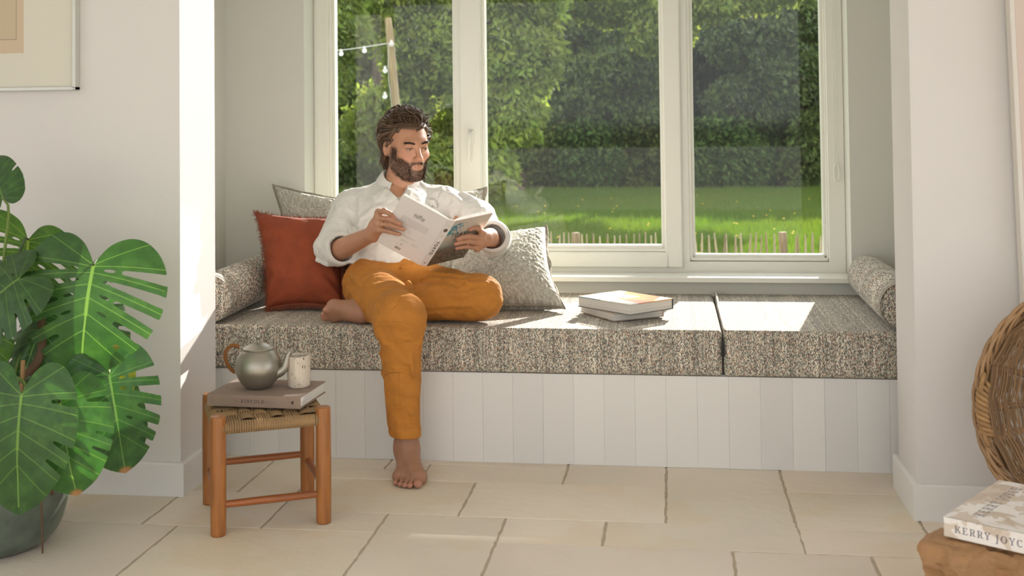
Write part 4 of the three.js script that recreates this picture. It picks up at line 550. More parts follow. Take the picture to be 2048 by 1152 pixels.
function leafGeometry(f, { L, W, droop = 0.5, side = 0.5, wave = 0.02, seed = 1, cup = 0, N = 84 }) {
  const nx = N, ny = Math.round(N * 1.1), X = (i) => (i / nx * 2 - 1) * 0.54, Y = (j) => -0.29 + j / ny * 1.34, val = new Float32Array((nx + 1) * (ny + 1)), pos = [], uv = [], idx = [], map = new Map();
  for (let j = 0; j <= ny; j++) for (let i = 0; i <= nx; i++) val[j * (nx + 1) + i] = f(X(i), Y(j));
  const vert = (x, y) => { // bend the flat blade
    const th = droop * Math.max(0, y) , ax = Math.abs(x), ph = side * ax; let py = th > 1e-4 ? Math.sin(th) / droop * 1 : y, pz = th > 1e-4 ? -(1 - Math.cos(th)) / droop : 0; if (y < 0) { py = y; pz = 0.25 * y * y * (cup ? 1 : -1); }
    let px = ph > 1e-4 ? Math.sign(x) * Math.sin(ph) / side : x; pz -= ph > 1e-4 ? (1 - Math.cos(ph)) / side : 0; pz += cup * ax; 
    pz += wave * (noise3(x * 4 + seed, y * 4, seed) + 0.5 * Math.sin((y - 0.55 * ax) * 44) * ax * 0.6);
    pz -= 0.012 * Math.exp(-ax * ax / 0.0012);
    pos.push(px * W * L, py * L, pz * L); uv.push(x / 1.08 + 0.5, (y + 0.29) / 1.34); return pos.length / 3 - 1;
  };
  const node = (i, j) => { const k = 'n' + (j * (nx + 1) + i); if (!map.has(k)) map.set(k, vert(X(i), Y(j))); return map.get(k); };
  const cut = (i0, j0, i1, j1) => { if (j1 < j0 || (j1 === j0 && i1 < i0)) [i0, j0, i1, j1] = [i1, j1, i0, j0]; const k = i0 + ',' + j0 + ',' + i1 + ',' + j1; if (!map.has(k)) { const a = val[j0 * (nx + 1) + i0], b = val[j1 * (nx + 1) + i1], t = a / (a - b); map.set(k, vert(mix(X(i0), X(i1), t), mix(Y(j0), Y(j1), t))); } return map.get(k); };
  for (let j = 0; j < ny; j++) for (let i = 0; i < nx; i++) {
    const c = [[i, j], [i + 1, j], [i + 1, j + 1], [i, j + 1]], v = c.map(([a, b]) => val[b * (nx + 1) + a] > 0), poly = [];
    for (let q = 0; q < 4; q++) { const a = c[q], b = c[(q + 1) % 4]; if (v[q]) poly.push(node(...a)); if (v[q] !== v[(q + 1) % 4]) poly.push(cut(...a, ...b)); }
    for (let q = 1; q + 1 < poly.length; q++) idx.push(poly[0], poly[q], poly[q + 1]);
  }
  const g = new THREE.BufferGeometry(); g.setAttribute('position', new THREE.Float32BufferAttribute(pos, 3)); g.setAttribute('uv', new THREE.Float32BufferAttribute(uv, 2)); g.setIndex(idx); g.computeVertexNormals(); return g;
}
const leafTex = (base, vein, brown) => canvasTex(512, 640, (g, W, H) => {
  const px = (x) => (x / 1.08 + 0.5) * W, py = (y) => H - (y + 0.29) / 1.34 * H;
  g.fillStyle = base; g.fillRect(0, 0, W, H); const r = rng(4);
  for (let i = 0; i < 500; i++) { g.fillStyle = r() > 0.5 ? 'rgba(20,50,10,.07)' : 'rgba(130,170,60,.05)'; const s = 10 + r() * 50; g.beginPath(); g.ellipse(r() * W, r() * H, s, s * 0.5, r() * 3, 0, 7); g.fill(); }
  g.strokeStyle = vein; g.lineCap = 'round';
  for (const s of [-1, 1]) VEINS.forEach(([y0, k], i) => { for (const [lw, al] of [[5, 0.25], [2.2, 0.8]]) { g.globalAlpha = al; g.lineWidth = lw; g.beginPath(); g.moveTo(px(0), py(y0)); for (let d = 0; d <= 0.52; d += 0.02) g.lineTo(px(s * d), py(y0 + k * d + 0.12 * d * d)); g.stroke(); } });
  g.globalAlpha = 0.16; g.lineWidth = 1; for (let i = 0; i < 60; i++) for (const s of [-1, 1]) { const y0 = -0.1 + i * 0.016; g.beginPath(); g.moveTo(px(0), py(y0)); g.lineTo(px(s * 0.5), py(y0 + 0.5 * (y0 * 1.3 - 0.05) + 0.03)); g.stroke(); }
  g.globalAlpha = 1; g.lineWidth = 11; g.beginPath(); g.moveTo(px(0), py(0)); g.lineTo(px(0), py(0.45)); g.stroke(); g.lineWidth = 6; g.beginPath(); g.moveTo(px(0), py(0.4)); g.lineTo(px(0), py(0.95)); g.stroke();
  if (brown) { const q = g.createRadialGradient(px(0), py(1.03), 4, px(0), py(1.03), 46); q.addColorStop(0, '#b98a5a'); q.addColorStop(0.6, '#b07f4c'); q.addColorStop(1, 'rgba(160,120,60,0)'); g.fillStyle = q; g.fillRect(0, 0, W, H); }
});
{
  const plant = thing('potted_monstera', 'large swiss cheese plant with split glossy leaves in a grey-green glazed pot', 'plant', [-0.345, 0, 0.47]);
  const O = V(-0.345, 0, 0.47), mk = (c) => phy({ map: c, roughness: 0.9, side: THREE.DoubleSide, transmission: 0.28, thickness: 0, clearcoat: 0.55, clearcoatRoughness: 0.32 });
  const green = mk(leafTex('#2e5a19', '#78a03e')), deep = mk(leafTex('#2b551b', '#6c923e')), dark = mk(leafTex('#2d5f1f', '#6a9444', true)), yel = mk(leafTex('#93901f', '#c9c466', true)), under = mk(leafTex('#4a7a12', '#9dba3c')), browny = mk(leafTex('#37701f', '#86a94a', true));
  const D = { big: leafField({ seed: 3, depth: 0.15, holes: 0.95, wide: 1.45 }), mid: leafField({ seed: 8, depth: 0.27, holes: 0.3, skip: 0.2, wide: 0.9 }), few: leafField({ seed: 15, depth: 0.26, skip: 0.35, holes: 0.2, wide: 1.1 }), open: leafField({ seed: 23, depth: 0.2, holes: 0.6, wide: 1.5 }) };
  const cap = (p) => V(-0.345 + p[0] * 0, 0.30, 0.47);
  // [field, material, junction, tip, rough normal, width factor, bend options]
  const leaves = [
    [D.big, green, [-0.053, 0.775, 0.46], [-0.075, 0.49, 0.55], [0.12, 0.32, 0.93], 1.36, { droop: 0.55, side: 0.75, seed: 1, wave: 0.016, N: 120 }],
    [D.few, green, [-0.095, 0.482, 0.75], [-0.098, 0.196, 0.81], [0.12, 0.3, 0.93], 0.92, { droop: 0.45, side: 0.8, seed: 2, wave: 0.014, N: 100 }],
    [D.few, browny, [-0.042, 0.445, 0.66], [0.020, 0.222, 0.72], [0.22, 0.42, 0.88], 1.0, { droop: 0.6, side: 0.9, seed: 3, wave: 0.02 }],
    [D.open, dark, [-0.006, 0.470, 0.46], [0.05, 0.20, 0.47], [0.42, 0.35, 0.83], 0.92, { droop: 0.5, side: 0.9, seed: 4, wave: 0.028 }],
    [D.big, under, [-0.300, 0.835, 0.36], [-0.37, 0.60, 0.27], [0.1, 0.35, -0.93], 1.3, { droop: -0.3, side: 0.5, seed: 5, wave: 0.02 }],
    [D.few, deep, [-0.330, 0.962, 0.45], [-0.41, 1.085, 0.40], [0.25, -0.2, 0.9], 1.0, { droop: 0.5, side: 1.6, seed: 6, wave: 0.03, cup: 0.3 }],
    [D.mid, deep, [-0.236, 0.742, 0.52], [-0.42, 0.62, 0.62], [0.2, 0.75, 0.65], 1.05, { droop: 0.9, side: 0.9, seed: 7, wave: 0.03 }],
    [D.mid, deep, [-0.21, 0.63, 0.42], [-0.30, 0.41, 0.52], [-0.15, 0.3, 0.93], 0.85, { droop: 0.7, side: 1.3, seed: 8, wave: 0.03 }],
    [D.open, deep, [-0.16, 0.66, 0.34], [-0.04, 0.45, 0.30], [0.35, 0.5, 0.79], 0.85, { droop: 0.6, side: 1.0, seed: 9, wave: 0.03 }],
    [D.few, yel, [-0.13, 0.535, 0.36], [0.03, 0.44, 0.42], [0.0, 0.75, 0.65], 0.8, { droop: 0.5, side: 0.5, seed: 10 }],
    [D.few, dark, [-0.12, 0.40, 0.50], [-0.02, 0.205, 0.52], [0.35, 0.4, 0.83], 0.72, { droop: 0.4, side: 1.0, seed: 11, wave: 0.03 }],
    [D.few, under, [-0.31, 0.62, 0.56], [-0.34, 0.42, 0.62], [0.55, 0.2, 0.8], 0.8, { droop: 0.4, side: 1.0, seed: 12 }],
    [D.mid, dark, [-0.08, 0.42, 0.40], [0.06, 0.24, 0.36], [0.5, 0.5, 0.7], 0.9, { droop: 0.6, side: 0.8, seed: 13, wave: 0.03 }],
  ];
  const pm = std({ color: L3(0.16, 0.24, 0.055), roughness: 0.5 }), pm2 = std({ color: L3(0.08, 0.11, 0.05), roughness: 0.55 }), brown = std({ map: barkMap, color: L3(1.6, 1.1, 0.8), roughness: 0.9 }), tan = std({ color: L3(0.36, 0.2, 0.09), roughness: 0.8 });
  leaves.forEach(([f, m, J, T, Nn, W, o], i) => {
    const j = V(...J), d = V(...T).sub(j), L = d.length() / 0.98; d.normalize(); let n = V(...Nn); n.addScaledVector(d, -n.dot(d)).normalize(); const x = d.clone().cross(n);
    const g = leafGeometry(f, { L, W, ...o }); g.applyMatrix4(new THREE.Matrix4().makeBasis(x, d, n)); g.translate(j.x - O.x, j.y - O.y, j.z - O.z);
    const leaf = obj('leaf', g, m, plant); if (m === yel) tag(leaf, 'yellowing leaf'); if (m === under) tag(leaf, 'leaf seen from its paler underside');
    const s = V((i % 4 - 1.5) * 0.03, 0.30, ((i * 7) % 5 - 2) * 0.025), e = j.clone().sub(O), up = e.clone().lerp(s, 0.45).add(V(-0.02, 0.06 + 0.02 * (i % 3), -0.05));
    obj('petiole', sweep([s, up, e.clone().addScaledVector(n, -0.02).addScaledVector(d, -0.015), e.clone().addScaledVector(n, -0.002)], (q) => mix(0.0075, 0.0036, q), 9, { n: 24 }), i % 2 ? pm : pm2, plant);
  });
  // stalk of the top leaf, main stem, aerial roots
  obj('stem', sweep([V(0.10, 0.28, 0.02), V(0.125, 0.36, 0.05), V(0.165, 0.43, 0.03), V(0.20, 0.50, 0.0)], (q) => 0.017 - 0.005 * q, 12, { n: 20 }), pm2, plant);
  obj('stem', sweep([V(0.0, 0.28, 0), V(0.07, 0.42, 0.04), V(0.14, 0.52, 0.0), V(0.12, 0.66, -0.04)], (q) => 0.016 - 0.006 * q, 12, { n: 20 }), brown, plant);
  obj('aerial_root', sweep([V(0.12, 0.52, 0.05), V(0.135, 0.44, 0.09), V(0.11, 0.40, 0.10), V(0.10, 0.30, 0.06)], 0.006, 8), tan, plant); obj('aerial_root', sweep([V(0.14, 0.46, 0.04), V(0.175, 0.41, 0.06), V(0.16, 0.36, 0.09), V(0.14, 0.3, 0.08)], 0.0045, 8), brown, plant); obj('aerial_root', sweep([V(0.17, 0.36, 0.03), V(0.21, 0.25, 0.10), V(0.255, 0.19, 0.14)], 0.005, 8), brown, plant); obj('aerial_root', sweep([V(0.14, 0.30, 0.12), V(0.21, 0.26, 0.13), V(0.212, 0.18, 0.12), V(0.205, 0.02, 0.10)], 0.0026, 6), brown, plant);
  // pot
  const glaze = tex(512, 512, (u, v) => { const n = tfbm(u, v, 5, 601, 5), s = tfbm(u * 1, v * 0.5, 30, 602, 3), d = sm(0.02, 0, Math.abs(v - 0.20 - 0.02 * Math.sin(u * 40) * 0.5 - 0.015 * tnoise(u * 20, 0.3, 20, 5)) - 0.0015) * sm(0.2, 0.3, (u * 2) % 1) * 0.8; const k = (1 + 0.4 * n + 0.5 * s) * (1 - 0.75 * d); return [0.090 * k, 0.118 * k * (1 + 0.03 * n), 0.092 * k]; });
  const pot = obj('pot', lathe(new THREE.SplineCurve([[0.001, 0], [0.10, 0], [0.135, 0.004], [0.165, 0.028], [0.188, 0.07], [0.202, 0.13], [0.207, 0.20], [0.203, 0.27], [0.198, 0.305], [0.194, 0.312], [0.188, 0.306], [0.186, 0.25]].map((p) => new THREE.Vector2(...p))).getPoints(80).map((p) => [Math.max(0.0005, p.x), Math.max(0, p.y)]), 80), phy({ map: glaze, roughness: 0.45, clearcoat: 0.5, clearcoatRoughness: 0.25 }), plant);
  const soil = new THREE.CircleGeometry(0.188, 40).rotateX(-Math.PI / 2).translate(0, 0.278, 0); obj('soil', soil, std({ color: L3(0.035, 0.025, 0.018), roughness: 1 }), plant);
}
// ---------------------------------------------------------------- round wicker basket standing on its rim
{
  const t = thing('wicker_basket', 'round brown wicker basket with a rope handle, propped on edge at the right wall', 'basket', [2.66, 0.392, 0.345]); t.rotation.order = 'YXZ'; t.rotation.set(-0.10, -0.34, 0);
  const r = rng(71), R = 0.322, rod = [0, 1, 2, 3].map((i) => std({ color: L3(0.36 - 0.06 * i, 0.215 - 0.038 * i, 0.105 - 0.02 * i), roughness: 0.6 })), pick = () => rod[Math.floor(r() * 4)];
  const bowl = (q) => [R * (0.985 - 0.34 * q * q), -0.03 - 0.16 * Math.pow(q, 0.8)];             // q 0 rim .. 1 base: radius, depth behind the rim plane
  // radial stakes in threes
  for (let k = 0; k < 20; k++) { const a = (k + 0.3 * r()) / 20 * 6.283; for (const o of [-0.024, 0, 0.024]) { const pts = []; for (let q = 0; q <= 1.001; q += 0.125) { const [rad, z] = bowl(q), aa = a + o + 0.01 * (r() - 0.5); pts.push(V(Math.cos(aa) * rad, Math.sin(aa) * rad, z)); } for (const f of [0.5, 0.25, 0.02]) pts.push(V(Math.cos(a) * R * 0.645 * f + o * R * f * -Math.sin(a), Math.sin(a) * R * 0.645 * f + o * R * f * Math.cos(a), -0.195)); obj('stake', sweep(pts, 0.0026, 6, { n: 22 }), rod[1 + Math.floor(r() * 3)], t); } }
  // weavers: rings of rods that bend in and out of the stakes, in loose bands with gaps
  let q = 0.03; let row = 0; while (q < 1) { const ph = row % 2 ? Math.PI : 0; for (let s = 0; s < 2; s++) { const pts = [], q0 = q + s * 0.012; for (let i = 0; i < 80; i++) { const a = i / 80 * 6.283, wob = 0.012 * noise3(Math.cos(a) * 2, Math.sin(a) * 2, row * 3 + s), [rad, z] = bowl(clamp(q0 + wob)); const w = 0.0055 * Math.sin(a * 10 + ph); pts.push(V(Math.cos(a) * (rad + w), Math.sin(a) * (rad + w), z + w * 0.5)); } obj('weaver', sweep(pts, 0.0021 + 0.0010 * r(), 6, { n: 160, closed: true }), pick(), t); } q += (row % 3 === 2 ? 0.050 : 0.026); row++; }
  for (let k = 0; k < 9; k++) { const pts = [], rad = R * 0.62 * (1 - k / 9.5); for (let i = 0; i < 50; i++) { const a = i / 50 * 6.283, w = 0.005 * Math.sin(a * 10 + k * Math.PI); pts.push(V(Math.cos(a) * rad, Math.sin(a) * rad, -0.195 + w)); } obj('weaver', sweep(pts, 0.0036, 6, { n: 90, closed: true }), pick(), t); }
  // rim: thick rods laid slantwise over each other
  for (let k = 0; k < 66; k++) { const a0 = k / 66 * 6.283, pts = []; for (let i = 0; i <= 6; i++) { const u = i / 6, a = a0 + u * 0.62, rad = R + 0.004 + 0.022 * Math.sin(u * Math.PI) * (k % 2 ? 1 : 0.6) - 0.006 * u, z = -0.03 + 0.05 * Math.sin(u * 2.6) + 0.004 * (r() - 0.5); pts.push(V(Math.cos(a) * rad, Math.sin(a) * rad, z)); } obj('rim_rod', sweep(pts, (x) => 0.0052 * (1 - 0.35 * Math.abs(2 * x - 1) ** 4), 7, { n: 14 }), rod[Math.floor(r() * 3)], t); }
  for (let k = 0; k < 2; k++) obj('rim_hoop', new THREE.TorusGeometry(R + 0.004 + 0.012 * k, 0.009, 8, 90).translate(0, 0, -0.012 - 0.016 * k), rod[2], t);
  // rope handle twisted over the rim on the left
  const hc = 3.19, strands = []; for (let s = 0; s < 3; s++) { const pts = []; for (let i = 0; i <= 36; i++) { const u = i / 36, a = hc + (u - 0.5) * 0.44, w = u * 22 + s * 2.094; const rad = R + 0.0 + 0.011 * Math.cos(w), z = 0.034 + 0.012 * Math.sin(w) - 0.03 * Math.pow(2 * u - 1, 4); pts.push(V(Math.cos(a) * rad, Math.sin(a) * rad, z)); } strands.push(sweep(pts, 0.0062, 8, { n: 90 })); }
  for (const e of [-1, 1]) for (let s = 0; s < 3; s++) { const a = hc + e * 0.215 + s * 0.02 * -e, g = new THREE.TorusGeometry(0.024, 0.0055, 8, 24); g.rotateX(Math.PI / 2); g.rotateZ(a + Math.PI / 2 + 0.0); g.rotateZ(0); g.translate(Math.cos(a) * (R + 0.004), Math.sin(a) * (R + 0.004), 0.012); strands.push(g); }
  tag(obj('rope_handle', strands, std({ map: cordTex, color: L3(1.15, 1.05, 0.9), roughness: 0.85 }), t), 'twisted cord handle');
}
// ---------------------------------------------------------------- paper parcel with a large picture book on it
{
  const th = 0.977, ux = V(Math.sin(th), 0, Math.cos(th)), ex = V(Math.cos(th), 0, -Math.sin(th));
  const c0 = V(2.121, 0, 0.829);
  const t = thing('paper_parcel', 'crumpled brown kraft paper parcel on the floor at the lower right corner', 'parcel', [c0.x, 0, c0.z], th);
  const w = 0.46, h = 0.44, H = 0.236, x0 = -0.018, z0 = -0.03, n = 90;
  const kraft = tex(256, 256, (u, v) => { const k = 1 + 0.18 * tfbm(u, v, 5, 701, 4) + 0.05 * tnoise(u * 4, v * 128, 128, 702); return [0.37 * k, 0.205 * k, 0.095 * k]; });
  const g = new THREE.BoxGeometry(w, H, h, n, 50, n); g.translate(x0 + w / 2, H / 2, z0 + h / 2); const p = g.attributes.position;
  const crease = (x, y, z) => { let s = 0; for (let i = 0; i < 3; i++) { const f = [9, 19, 38][i], v = noise3(x * f + i * 7, y * f, z * f); s += (1 - 2 * Math.abs(v)) * [1, 0.5, 0.22][i]; } return s; };
  for (let i = 0; i < p.count; i++) { let x = p.getX(i), y = p.getY(i), z = p.getZ(i); const cx = (x - x0) / w * 2 - 1, cy = y / H * 2 - 1, cz = (z - z0) / h * 2 - 1, m = Math.max(Math.abs(cx), Math.abs(cy), Math.abs(cz)), top = cy > 0.98; const rr = Math.pow(Math.abs(cx) ** 9 + Math.abs(cy) ** 9 + Math.abs(cz) ** 9, 1 / 9) / m, k = 1 / rr; const d = 0.024 * crease(x, y, z) * (top ? (cx < -0.82 || cz < -0.72 ? 0.8 : 0.15) : 1); x = x0 + w / 2 + (cx * k) * (w / 2 + (Math.abs(cx) > 0.9 ? d : 0)); z = z0 + h / 2 + (cz * k) * (h / 2 + (Math.abs(cz) > 0.9 ? d : 0)); y = H / 2 + cy * k * H / 2 + (top ? Math.min(0, d - 0.002) : 0); p.setXYZ(i, x, Math.max(0.0, y), z); }
  const gm = toCreasedNormals(g, 0.35); obj('wrapping', gm, std({ map: rep(kraft, 3, 3), bumpMap: rep(crumple(741, 3, 1), 1.5, 1.5), bumpScale: 0.012, roughness: 0.75, side: THREE.DoubleSide }), t);
  // torn flaps standing off the near side
  const r = rng(9); for (let k = 0; k < 7; k++) { const s = new THREE.PlaneGeometry(0.05 + 0.05 * r(), 0.03 + 0.03 * r(), 14, 8), q = s.attributes.position; for (let i = 0; i < q.count; i++) { q.setZ(i, 0.012 * noise3(q.getX(i) * 30 + k * 5, q.getY(i) * 30, k) + 3.5 * q.getY(i) ** 2); q.setY(i, q.getY(i) + 0.006 * noise3(q.getX(i) * 160, k, 3)); } s.computeVertexNormals(); s.rotateY(-Math.PI / 2 + 0.5 * (r() - 0.5)); s.rotateZ(0.5 * (r() - 0.5)); s.translate(x0 - 0.008, 0.06 + 0.13 * r(), z0 + 0.03 + k * 0.055); obj('torn_flap', s, std({ map: rep(kraft, 3, 3), color: L3(0.9, 0.85, 0.8), roughness: 0.75, side: THREE.DoubleSide }), t); }
  const leafPrint = (g, W, H, seed, k) => { g.fillStyle = '#d6c8ba'; g.fillRect(0, 0, W, H); const q = rng(seed); g.lineCap = 'round'; for (let i = 0; i < 26 * k; i++) { g.save(); g.translate(q() * W, q() * H); g.rotate(q() * 6.28); g.fillStyle = q() > 0.35 ? 'rgba(238,234,230,.9)' : 'rgba(200,184,168,.8)'; for (let b = 0; b < 5; b++) { g.rotate(0.55); g.beginPath(); g.ellipse(70, 0, 75, 24, 0, 0, 7); g.fill(); } g.restore(); } for (let i = 0; i < 2600; i++) { g.fillStyle = q() > 0.5 ? 'rgba(255,252,250,.35)' : 'rgba(180,165,155,.22)'; g.fillRect(q() * W, q() * H, 3, 2); } };
  const word = (g, s, x, y, gap) => { for (const ch of s) { g.fillText(ch, x, y); x += g.measureText(ch).width + gap; } };
  const spine = std({ roughness: 0.5, map: canvasTex(1024, 128, (g, W, H) => { leafPrint(g, W, H, 4, 0.8); g.fillStyle = '#2b2d4a'; g.textBaseline = 'middle'; g.font = '62px serif'; word(g, 'KERRY JOYCE', 70, H * 0.52, 8); }) });
  const cover = std({ roughness: 0.5, map: canvasTex(1024, 1024, (g, W, H) => { leafPrint(g, W, H, 8, 2.2); g.fillStyle = '#34344c'; g.textBaseline = 'middle'; g.font = '96px serif'; word(g, 'KERRY JOYCE', 150, H * 0.165, 14); }) });
  const bk = flatBook('picture_book', 'large pale book with a leaf pattern and dark blue lettering on the paper parcel', [c0.x, H, c0.z], th, { w: 0.345, h: 0.34, t: 0.042, front: cover, spine, back: spine, b: 0.0035, ov: 0.005 });
}
// ---------------------------------------------------------------- distance fields and their surfaces (naive surface nets)
function meshField(f, lo, hi, h, { slack = 1.6, colorOf, smooth = 0 } = {}) {
  const n = [0, 1, 2].map((i) => Math.ceil((hi[i] - lo[i]) / h) + 1), [nx, ny, nz] = n, val = new Float32Array(nx * ny * nz).fill(1), B = 6, at = (i, j, k) => i + nx * (j + ny * k);
  const live = [];
  for (let k = 0; k < nz - 1; k += B) for (let j = 0; j < ny - 1; j += B) for (let i = 0; i < nx - 1; i += B) {
    const d = f(lo[0] + (i + B / 2) * h, lo[1] + (j + B / 2) * h, lo[2] + (k + B / 2) * h), R = B / 2 * h * 1.7321 * slack;
    const ie = Math.min(nx - 1, i + B), je = Math.min(ny - 1, j + B), ke = Math.min(nz - 1, k + B);
    if (Math.abs(d) > R) { if (d < 0) for (let c = k; c <= ke; c++) for (let b = j; b <= je; b++) for (let a = i; a <= ie; a++) if (val[at(a, b, c)] === 1) val[at(a, b, c)] = d; continue; }
    live.push([i, j, k, ie, je, ke]);
  }
  for (const [i, j, k, ie, je, ke] of live) for (let c = k; c <= ke; c++) for (let b = j; b <= je; b++) for (let a = i; a <= ie; a++) val[at(a, b, c)] = f(lo[0] + a * h, lo[1] + b * h, lo[2] + c * h);
  const vid = new Int32Array(nx * ny * nz).fill(-1), pos = [], idx = [];
  const E = [[0, 1], [2, 3], [4, 5], [6, 7], [0, 2], [1, 3], [4, 6], [5, 7], [0, 4], [1, 5], [2, 6], [3, 7]];
  for (const [i, j, k, ie, je, ke] of live) for (let c = k; c < ke; c++) for (let b = j; b < je; b++) for (let a = i; a < ie; a++) {
    const q = []; let m = 0; for (let s = 0; s < 8; s++) { const v = val[at(a + (s & 1), b + (s >> 1 & 1), c + (s >> 2))]; q.push(v); if (v < 0) m |= 1 << s; }
    if (m === 0 || m === 255) continue; let x = 0, y = 0, z = 0, w = 0;
    for (const [p, r] of E) if ((q[p] < 0) !== (q[r] < 0)) { const t = q[p] / (q[p] - q[r]); x += mix(p & 1, r & 1, t); y += mix(p >> 1 & 1, r >> 1 & 1, t); z += mix(p >> 2, r >> 2, t); w++; }
    vid[at(a, b, c)] = pos.length / 3; pos.push(lo[0] + (a + x / w) * h, lo[1] + (b + y / w) * h, lo[2] + (c + z / w) * h);
  }
  const quad = (a, b, c, d, flip) => { if (a < 0 || b < 0 || c < 0 || d < 0) return; flip ? idx.push(a, b, c, a, c, d) : idx.push(a, c, b, a, d, c); };
  for (const [i, j, k, ie, je, ke] of live) for (let c = k; c < ke; c++) for (let b = j; b < je; b++) for (let a = i; a < ie; a++) {
    const v = val[at(a, b, c)] < 0;
    if (b && c && v !== (val[at(a + 1, b, c)] < 0)) quad(vid[at(a, b, c)], vid[at(a, b - 1, c)], vid[at(a, b - 1, c - 1)], vid[at(a, b, c - 1)], v);
    if (a && c && v !== (val[at(a, b + 1, c)] < 0)) quad(vid[at(a, b, c)], vid[at(a, b, c - 1)], vid[at(a - 1, b, c - 1)], vid[at(a - 1, b, c)], v);
    if (a && b && v !== (val[at(a, b, c + 1)] < 0)) quad(vid[at(a, b, c)], vid[at(a - 1, b, c)], vid[at(a - 1, b - 1, c)], vid[at(a, b - 1, c)], v);
  }
  const g = new THREE.BufferGeometry(), N = new Float32Array(pos.length), C = colorOf && new Float32Array(pos.length), e = h * 0.6, UV = new Float32Array(pos.length / 3 * 2);
  for (let i = 0; i < pos.length; i += 3) {
    const x = pos[i], y = pos[i + 1], z = pos[i + 2]; let a = f(x + e, y, z) - f(x - e, y, z), b = f(x, y + e, z) - f(x, y - e, z), c = f(x, y, z + e) - f(x, y, z - e); const l = Math.hypot(a, b, c) || 1; a /= l; b /= l; c /= l;
    const d = f(x, y, z); if (Math.abs(d) < h) { pos[i] -= a * d; pos[i + 1] -= b * d; pos[i + 2] -= c * d; }
    N[i] = a; N[i + 1] = b; N[i + 2] = c; if (C) { const q = colorOf(x, y, z, a, b, c); C[i] = q[0]; C[i + 1] = q[1]; C[i + 2] = q[2]; }
    UV[i / 3 * 2] = x + 0.7 * z; UV[i / 3 * 2 + 1] = y - 0.7 * z;
  }
  g.setAttribute('position', new THREE.Float32BufferAttribute(pos, 3)); g.setAttribute('normal', new THREE.BufferAttribute(N, 3)); g.setAttribute('uv', new THREE.BufferAttribute(UV, 2)); if (C) g.setAttribute('color', new THREE.BufferAttribute(C, 3)); g.setIndex(idx); return g;
}
const smin = (a, b, k) => { const h = Math.max(k - Math.abs(a - b), 0) / k; return Math.min(a, b) - h * h * k * 0.25; };
const smax = (a, b, k) => -smin(-a, -b, k);
function cap(a, b, ra, rb = ra) { const [ax, ay, az] = a, ex = b[0] - ax, ey = b[1] - ay, ez = b[2] - az, q = 1 / (ex * ex + ey * ey + ez * ez + 1e-12); return (x, y, z) => { const px = x - ax, py = y - ay, pz = z - az; let t = (px * ex + py * ey + pz * ez) * q; t = t < 0 ? 0 : t > 1 ? 1 : t; return Math.hypot(px - ex * t, py - ey * t, pz - ez * t) - (ra + (rb - ra) * t); }; }
// ellipsoid, optionally turned by Euler angles
function ell(c, r, rot) { const m = new THREE.Matrix3(); if (rot) { m.setFromMatrix4(new THREE.Matrix4().makeRotationFromEuler(new THREE.Euler(...rot, 'YXZ'))).transpose(); } const e = m.elements, mn = Math.min(...r); return (x, y, z) => { let a = x - c[0], b = y - c[1], d = z - c[2]; if (rot) { const A = e[0] * a + e[3] * b + e[6] * d, Bq = e[1] * a + e[4] * b + e[7] * d, D = e[2] * a + e[5] * b + e[8] * d; a = A; b = Bq; d = D; } const k0 = Math.hypot(a / r[0], b / r[1], d / r[2]), k1 = Math.hypot(a / (r[0] * r[0]), b / (r[1] * r[1]), d / (r[2] * r[2])); return k1 < 1e-6 ? -mn : Math.max(k0 * (k0 - 1) / k1, -mn); }; }
const join = (list, k) => (x, y, z) => { let d = list[0](x, y, z); for (let i = 1; i < list.length; i++) d = smin(d, list[i](x, y, z), k); return d; };
// cloth folds: each [from, to, width, height]
function foldField(list) { const F = list.map(([a, b, w, h]) => [cap(a, b, 0), w, h]); return (x, y, z) => { let s = 0; for (const [c, w, h] of F) { const d = c(x, y, z); if (d < 3 * w) s += h * Math.exp(-d * d / (w * w)); } return s; }; }

